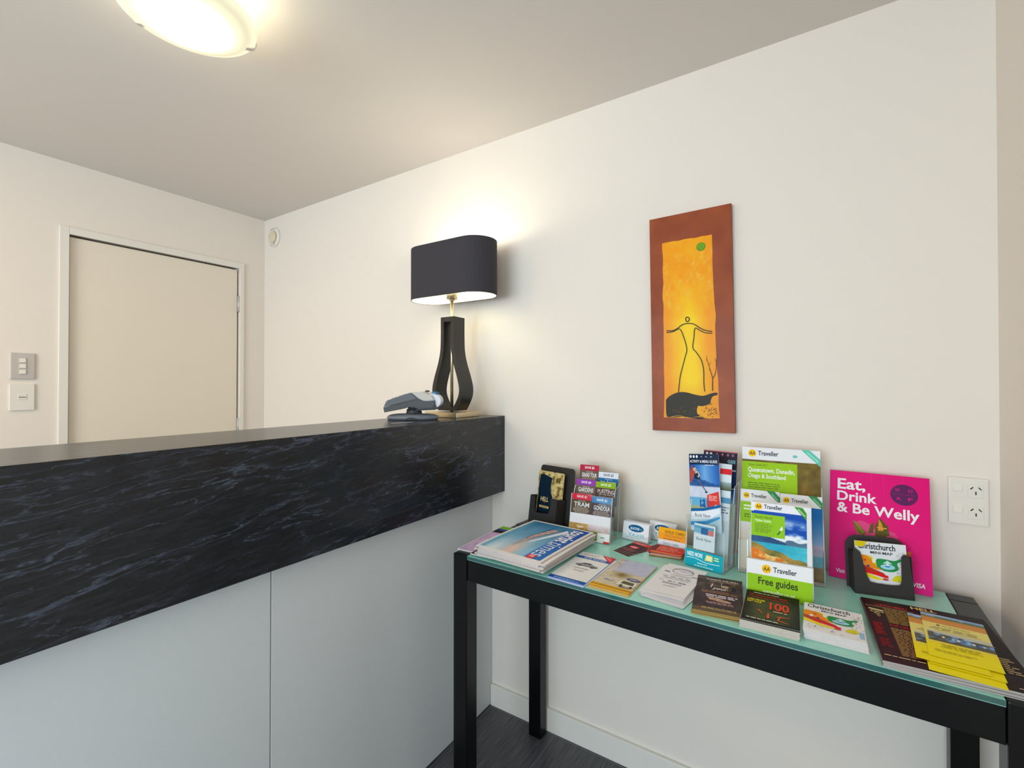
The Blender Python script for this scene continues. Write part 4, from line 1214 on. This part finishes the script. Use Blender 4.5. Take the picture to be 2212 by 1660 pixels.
# stack of red voucher cards on the table before it
a = Art(); a.rect(0, 0, 92, 58, (212, 52, 48)); a.greek(6, 8, 88, 50, 4, (240, 150, 130), 4); a.rect(0, 0, 14, 58, (120, 40, 40))
edges = [(120, 96, 84), (196, 146, 50), (206, 176, 186), (190, 120, 110), (176, 60, 54), (206, 140, 60), (222, 70, 66)]
rd = random.Random(9)
for k in range(7):
    put('voucher_card', a, 92, 58, 2.4, flat(2.510 + rd.uniform(-.004, .004), -.206 + .002 * k * .6, .0004 + .0026 * k, 12 - k * 2.2),
        'red voucher card topmost of the small stack before the orange card' if k == 6 else 'voucher card lower in the small stack before the orange card', 'card', 'voucher cards stacked before the orange card', paper=(200, 60, 50), edge=edges[k])

# holder with activity guides
h, m, tl = acrylic('tall narrow clear holder with turquoise label reading NEED MORE', 2.614, -.216, -12, 8, .110, .095, .142, .262, steps=[(-.02, .142), (-.024, .185), (-.055, .19), (-.060, .235), (-.093, .25)])
a = Art()
a.rect(0, 0, 106, 46, (16, 168, 190)); a.text('NEED MORE', 6, 28, 50, 40, (244, 252, 250)); a.poly([(56, 24), (78, 24), (78, 40), (60, 40)], (226, 222, 110)); a.poly([(60, 27), (74, 26), (76, 37), (62, 38)], (246, 238, 190)); a.greek(82, 28, 102, 40, 2, (220, 240, 150), 3)
a.line(smooth_path([(4, 22), (30, 24), (60, 18), (98, 20)], 5), 1.6, (230, 248, 250)); a.greek(36, 10, 64, 15, 1, (200, 240, 244), 2, True); a.greek(20, 3, 88, 8, 1, (200, 240, 244), 4, True)
printed('label_insert', a, 106, 46, .4, T3(.002, .001, .0002), paper=(16, 168, 190), parent=h)
a = Art()
a.photo(0, 20, 56, 66, 16, 14, lambda u, v: mixc((236, 240, 246), (90, 160, 206), max(0, v - .45) * 2.2) if v > .4 else (226, 234, 242))
a.rect(0, 46, 28, 60, (130, 186, 216)); a.rect(20, 44, 40, 62, (50, 110, 170)); a.rect(40, 44, 56, 58, (226, 130, 120)); a.text('Book Now', 8, 26, 50, 34, (90, 100, 110), False)
put('small_card_guide', a, 60, 72, 2, m @ T3(.022, .050, -.006), 'small blue and white card inside the lower front of the narrow clear holder', 'card', paper=(228, 236, 242), edge=(190, 206, 220))
def guide():
    a = Art()
    def sk(u, v):
        if v > .86: return (24, 40, 70)
        if v > .64 + .03 * math.sin(u * 5): return mixc((120, 176, 228), (10, 84, 176), abs(u - .55) * 2 + .3 * (v - .6))
        if v > .57: return mixc((20, 70, 140), (60, 110, 170), fbm(u * 9, v * 20, 3))
        if v > .38: return mixc((226, 232, 244), (190, 200, 222), fbm(u * 5, v * 9, 6))
        return mixc((220, 232, 240), (150, 196, 220), fbm(u * 4, v * 7, 5))
    a.photo(0, 0, 88, 222, 20, 60, sk)
    for k, x in enumerate((6, 16, 26, 40, 54, 68)): a.ell(x, 214, 3.4 if k < 3 else 2.2, 4.5 if k < 3 else 2.2, (236, 240, 246) if k < 3 else (150, 170, 200), 10)
    a.text('ACTIVITY & MENU GUIDE', 3, 196, 84, 204, (232, 238, 246)); a.greek(50, 188, 82, 192, 1, (220, 228, 240), 3)
    a.poly([(2, 170), (10, 190), (18, 168), (14, 156), (8, 140), (3, 134)], (190, 80, 50)); a.poly([(18, 172), (26, 168), (34, 150), (28, 146), (16, 150)], (36, 40, 60)); a.poly([(12, 178), (20, 182), (34, 160), (28, 152)], (214, 210, 214)); a.line([(10, 186), (36, 160)], 2.4, (150, 50, 44)); a.line([(26, 148), (50, 114)], 3.2, (110, 104, 120)); a.ell(50, 112, 4, 3, (70, 70, 84), 8)
    a.photo(0, 62, 50, 96, 10, 8, lambda u, v: mixc((196, 176, 80), (104, 176, 214), min(1, v * 2.4)))
    a.rect(30, 68, 56, 92, (40, 96, 160)); a.poly([(50, 66), (86, 78), (84, 116), (52, 104)], (222, 56, 44)); a.greek(56, 88, 82, 104, 4, (246, 190, 180), 5); a.ell(76, 74, 7, 5, (60, 40, 40), 12); a.ell(76, 75, 5, 3.4, (226, 220, 214), 10)
    a.poly([(0, 54), (40, 58), (88, 72), (88, 80), (40, 66), (0, 62)], (18, 96, 160)); a.poly([(2, 30), (60, 38), (86, 56), (84, 68), (40, 58), (2, 52)], (236, 240, 248)); a.text('Book Now', 14, 40, 58, 50, (60, 72, 84), False); a.poly([(0, 14), (50, 22), (84, 40), (84, 46), (44, 30), (0, 24)], (60, 150, 206))
    return a
ga = guide()
mg = m @ T3(-.010, .092, -.020) @ Matrix.Rotation(R(-7), 4, 'Z')
put('ski_guide', ga, 88, 222, 1.2, m @ T3(.004, .096, -.026) @ Matrix.Rotation(R(5), 4, 'Z'), 'curling ski guide with a red skier in the narrow clear holder', 'guide', 'guides in the narrow clear holder', paper=(226, 230, 238), edge=(220, 226, 236),
    bend=lambda x, y: .012 * (math.sin(max(0, x) * 2.6)) * y * .8 - .004 * x)
a = Art(); a.rect(0, 0, 92, 290, (214, 226, 232)); a.rect(60, 262, 92, 278, (222, 40, 50)); a.rect(66, 200, 92, 258, (224, 234, 240)); a.photo(56, 216, 92, 240, 6, 5, lambda u, v: mixc((80, 90, 60), (170, 190, 200), v)); a.rect(56, 180, 92, 196, (90, 150, 190)); a.greek(60, 150, 90, 172, 3, (120, 130, 140), 2)
put('thin_leaflet', a, 92, 292, 1.0, m @ T3(.012, .007, -.046), 'white leaflet with red tab between the two ski guides in the narrow holder', 'leaflet', paper=(226, 232, 236), edge=(236, 236, 240))
a = Art()
a.rect(0, 170, 99, 320, (18, 60, 120)); a.rect(0, 0, 99, 170, (222, 230, 234)); a.rect(0, 270, 99, 320, (44, 40, 58)); a.rect(60, 200, 99, 262, (30, 50, 96)); a.photo(50, 170, 99, 210, 6, 8, lambda u, v: mixc((150, 190, 224), (10, 70, 150), v))
for k, x in enumerate((10, 22, 40, 56, 72, 86)): a.ell(x, 310, 4 if k < 2 else 3, 4, (226, 226, 236) if k < 2 else (170, 110, 130), 10)
a.text('GUIDE', 72, 286, 94, 296, (140, 200, 210)); a.rect(70, 264, 96, 268, (214, 190, 196)); a.line([(68, 210), (98, 214)], 1.6, (220, 226, 240)); a.rect(0, 317, 99, 320, (186, 90, 110))
put('ski_guide', a, 99, 314, 1.4, m @ T3(.006, .0145, -.084), 'dark guide rising at the back of the narrow clear holder', 'guide', 'guides in the narrow clear holder', paper=(200, 206, 220), edge=(230, 230, 236))

# traveller guides: rear wide holder and front holder
def aa(a, x, y, s, k=1.0):
    a.ell(x + 9 * s, y + 9 * s, 9 * s, 9 * s, (250, 196, 10)); a.text('AA', x + 2.4 * s, y + 5 * s, x + 15.6 * s, y + 13.4 * s, (96, 70, 20), True, .1)
    a.text('Traveller', x + 22 * s, y + 4.2 * s, x + 66 * s, y + 15.5 * s, (62, 64, 70), True)
h, m, tl = acrylic('wide clear holder with the tall landscape-photo booklets, behind the free guides sign', 2.753, -.192, 2.5, 10, .202, .070, .088, .262, steps=[(-.02, .088), (-.026, .150), (-.045, .19), (-.068, .25)])
a = Art()
W2 = 195
a.photo(0, 0, W2, 250, 30, 40, lambda u, v: mixc(mixc((74, 62, 26), (150, 128, 56), fbm(u * 12, v * 12, 61)), (222, 160, 50), max(0, fbm(u * 5, v * 5, 66) - .5) * 3 * max(0, .85 - v)))
a.rect(0, 214, W2, 250, (238, 238, 242)); a.rect(0, 122, 140, 208, (158, 204, 22)); a.photo(0, 100, 96, 124, 34, 2, lambda u, v: mixc((120, 100, 110), (214, 196, 190), hsh(int(u * 34), 3)))
aa(a, 16, 222, 1.18)
a.text('Visitor Guide 2017', 16, 196, 66, 203, (96, 120, 20), False); a.text('Queenstown, Dunedin,', 16, 176, 134, 192, (244, 248, 236)); a.text('Otago & Southland', 16, 158, 112, 174, (244, 248, 236))
a.greek(16, 132, 120, 150, 3, (110, 142, 24), 3)
a.poly([(150, 250), (170, 250), (195, 226), (195, 206)], (100, 204, 184)); a.line([(164, 244), (190, 219)], 3, (170, 230, 214)); a.ell(135, 230, 6, 4, (120, 200, 190), 10)
put('guide_booklet', a, W2, 250, 4, m @ T3(.0035, .100, -.060), 'tall booklet with lime title box, highest behind the free guides sign', 'booklet', 'traveller booklets in the wide holder', paper=(238, 236, 236), edge=(226, 224, 222))
def aab(sky):
    a = Art()
    def f(u, v):
        if v > .48: return mixc((150, 180, 226), (24, 112, 190), (v - .48) * 2.6)
        if v > .34: return mixc((178, 168, 206), (206, 196, 216), fbm(u * 5, v * 9, 2))
        if v > .2: return mixc((60, 150, 190), (120, 190, 210), fbm(u * 4, v * 12, 4))
        return mixc((110, 84, 50), (176, 138, 84), fbm(u * 9, v * 14, 7))
    g_ = lambda u, v: mixc((206, 176, 130), (224, 222, 220), fbm(u * 4, v * 6, 3) * .4 + v) 
    a.photo(0, 0, 98, 190, 14, 34, f if sky else g_)
    if not sky: a.rect(0, 128, 98, 184, (150, 200, 24)); a.greek(8, 160, 60, 178, 2, (236, 244, 216), 2); a.greek(10, 140, 60, 152, 2, (90, 120, 20), 3)
    a.rect(0, 188, 98, 219, (238, 238, 240)); aa(a, 7, 194, .9)
    a.poly([(66, 219), (86, 219), (98, 204), (98, 186)], (56, 146, 92)); a.line([(78, 213), (95, 194)], 3, (150, 200, 160))
    return a
put('guide_booklet', aab(False), 98, 219, 3, m @ T3(.0025, .008, -.030), 'lime and sand booklet at the left of the wide clear holder', 'booklet', 'traveller booklets in the wide holder', edge=(226, 224, 222))
put('guide_booklet', aab(True), 98, 219, 3, m @ T3(.1015, .006, -.026), 'blue lake booklet at the right of the wide clear holder', 'booklet', 'traveller booklets in the wide holder', edge=(226, 224, 222))
h, m, tl = acrylic('clear holder with the lime free guides sign, standing in front of the wide holder', 2.788, -.328, 3, 10, .142, .050, .086, .150, steps=[(-.02, .086), (-.024, .128), (-.035, .135), (-.048, .145)])
a = Art()
a.rect(0, 0, 138, 50, (150, 200, 20)); aa(a, 32, 55, 1.12)
a.text('Free guides', 24, 22, 108, 44, (52, 70, 20)); a.text('aatraveller.co.nz', 34, 7, 102, 17, (232, 246, 206))
printed('label_insert', a, 138, 84, .4, T3(.002, .001, .0003), paper=(240, 240, 242), parent=h)
a = Art()
def lk(u, v):
    n = fbm(u * 6, v * 9, 71)
    if v > .48 and not (u < .62 and v < .57 - .26 * u):
        cl = (fbm(u * 3.4 + 2, v * 6, 75) - .44) * 6 * max(0, 1 - abs(v - .62) * 3.4) * (u > .35) + max(0, .56 - v) * 7 * (.5 + n)
        return mixc((8, 74, 178), (240, 244, 252), cl)
    if v > .36:
        top = (.57 - .26 * u) if u < .62 else .45 + .02 * math.sin(u * 20)
        if v < top: return mixc((24, 58, 104), (62, 106, 150), n) if u < .62 else mixc((60, 96, 130), (110, 140, 160), n)
        return (226, 236, 246)
    shore = .34 - .30 * u + .02 * math.sin(u * 15)
    if v > shore: return mixc((10, 140, 190), (90, 206, 214), u * .5 + n * .6)
    if v > shore - .12: return mixc((70, 92, 44), (196, 150, 70), n * 1.2)
    return mixc((240, 200, 120), (226, 120, 30), max(0, n - .42) * 5)
a.rect(0, 0, 130, 80, (232, 226, 214))
a.photo(0, 74, 122, 190, 80, 80, lk)
a.rect(0, 190, 130, 212, (238, 238, 244)); a.rect(120, 0, 130, 212, (232, 232, 236)); a.rect(6, 188, 120, 192, (20, 80, 180)); aa(a, 8, 194, .92)
a.rect(0, 130, 74, 184, (144, 200, 24)); a.text('South Island', 8, 173, 46, 180, (84, 112, 20), False); a.text('Visitor Guide', 8, 165, 44, 171, (236, 246, 214)); a.greek(8, 138, 48, 162, 6, (112, 146, 24), 4)
a.xf = lambda x, y: (x, y + 14)
a.poly([(56, 124), (62, 132), (66, 138), (64, 130), (60, 124)], (20, 110, 60)); a.poly([(62, 136), (68, 146), (70, 138), (66, 134)], (236, 244, 230))
a.xf = None
a.poly([(94, 211), (112, 210), (120, 198), (120, 180)], (70, 150, 60)); a.line([(102, 206), (117, 190)], 3, (180, 214, 160))
for k in range(3):
    put('visitor_guide', a if k == 2 else None, 130, 212, 2.6, m @ T3(.008 + .001 * k, .012 + .002 * (2 - k) * 1, -.034 + .010 * k), 'visitor guide with turquoise lake cover above the free guides sign' if k == 2 else 'copy behind the turquoise lake visitor guide in the front holder', 'booklet', 'lake visitor guides', edge=(232, 230, 230))

# pink booklet
a = Art()
PK = (238, 6, 126)
a.photo(0, 0, 211, 287, 10, 12, lambda u, v: mixc((232, 2, 120), (250, 40, 150), max(0, .25 - v) * 2.2 * u))
for t_, x0, y0, x1, y1 in (('Eat,', 18, 232, 80, 266), ('Drink', 17, 206, 104, 232), ('& Be Welly', 17, 166, 190, 201)): a.text(t_, x0, y0, x1, y1, (246, 240, 244))
a.ell(160, 238, 28, 27, (96, 30, 92))
for t_, x, y in (('W', 142, 246), ('O', 168, 246), ('A', 144, 224), ('P', 168, 224)): a.text(t_, x, y, x + 10, y + 8, (214, 20, 120))
a.line([(136, 239), (184, 239)], .8, (176, 30, 110))
a.poly(smooth_path([(60, 152), (70, 158), (90, 150), (100, 140), (140, 138), (140, 110), (60, 110)], 3), (226, 70, 130))
for q in (((52, 156), (64, 148), (82, 128), (76, 120), (60, 126)), ((90, 150), (98, 158), (96, 130), (86, 128)), ((100, 148), (110, 172), (122, 158), (124, 120), (100, 122)), ((114, 150), (126, 156), (130, 130), (116, 124))):
    a.poly(list(q), random.Random(len(q) + int(q[0][0])).choice([(120, 110, 24), (150, 100, 30), (96, 84, 20)]))
a.poly([(108, 168), (114, 158), (118, 140), (106, 138)], (222, 150, 40)); a.line([(56, 154), (76, 126)], 2, (176, 150, 60)); a.line([(104, 146), (124, 146)], 3, (230, 160, 60))
a.poly([(160, 96), (172, 98), (170, 88), (176, 76), (166, 86)], (214, 120, 40))
a.text('Visit', 16, 14, 36, 24, (246, 220, 236)); a.text('VISA', 172, 15, 197, 26, (250, 236, 246), True, .15)
put('event_booklet', a, 211, 287, 3, frame(2.964, -.086, ZT + .0008, -5, 15), 'bright pink booklet reading Eat, Drink & Be Welly, propped against the wall', 'booklet', paper=(240, 10, 130), edge=(250, 200, 226),
    bend=lambda x, y: .004 * math.sin(x * 3.1) * y)

# black holder with the map
fr = [(0, 0), (.121, 0), (.116, .100), (.114, .103), (.106, .104), (.100, .098)] + smooth_path([(.098, .060), (.096, .038), (.086, .030), (.040, .030), (.030, .038), (.024, .060)], 4) + [(.016, .100), (.002, .112)]
h, m, tl = card_holder_black('black board holder with rounded top in front of the pink booklet', 3.016, -.178, 12, 10, .121, .040, fr, None, .100, -.006, .124, .138, .030)
a = map_art(112, 100); a.poly([(0, 100), (0, 112), (26, 112), (20, 102), (12, 98)], (232, 206, 20))
put('map_leaflet', a, 106, 112, 4, m @ T3(.008, .014, -.014), 'colourful city map leaflet standing upright in a black board holder', 'map leaflet', paper=(236, 236, 240), edge=(240, 240, 240))

# dark folder lying behind the newspapers at the left rear corner
put('dark_folder', None, 90, 110, 3, flat(2.010, -.175, .0045, -6), 'slate grey folder corner showing behind the newspapers beside the black holder', 'folder', paper=(78, 74, 82), edge=(60, 58, 64), back=(60, 58, 64))
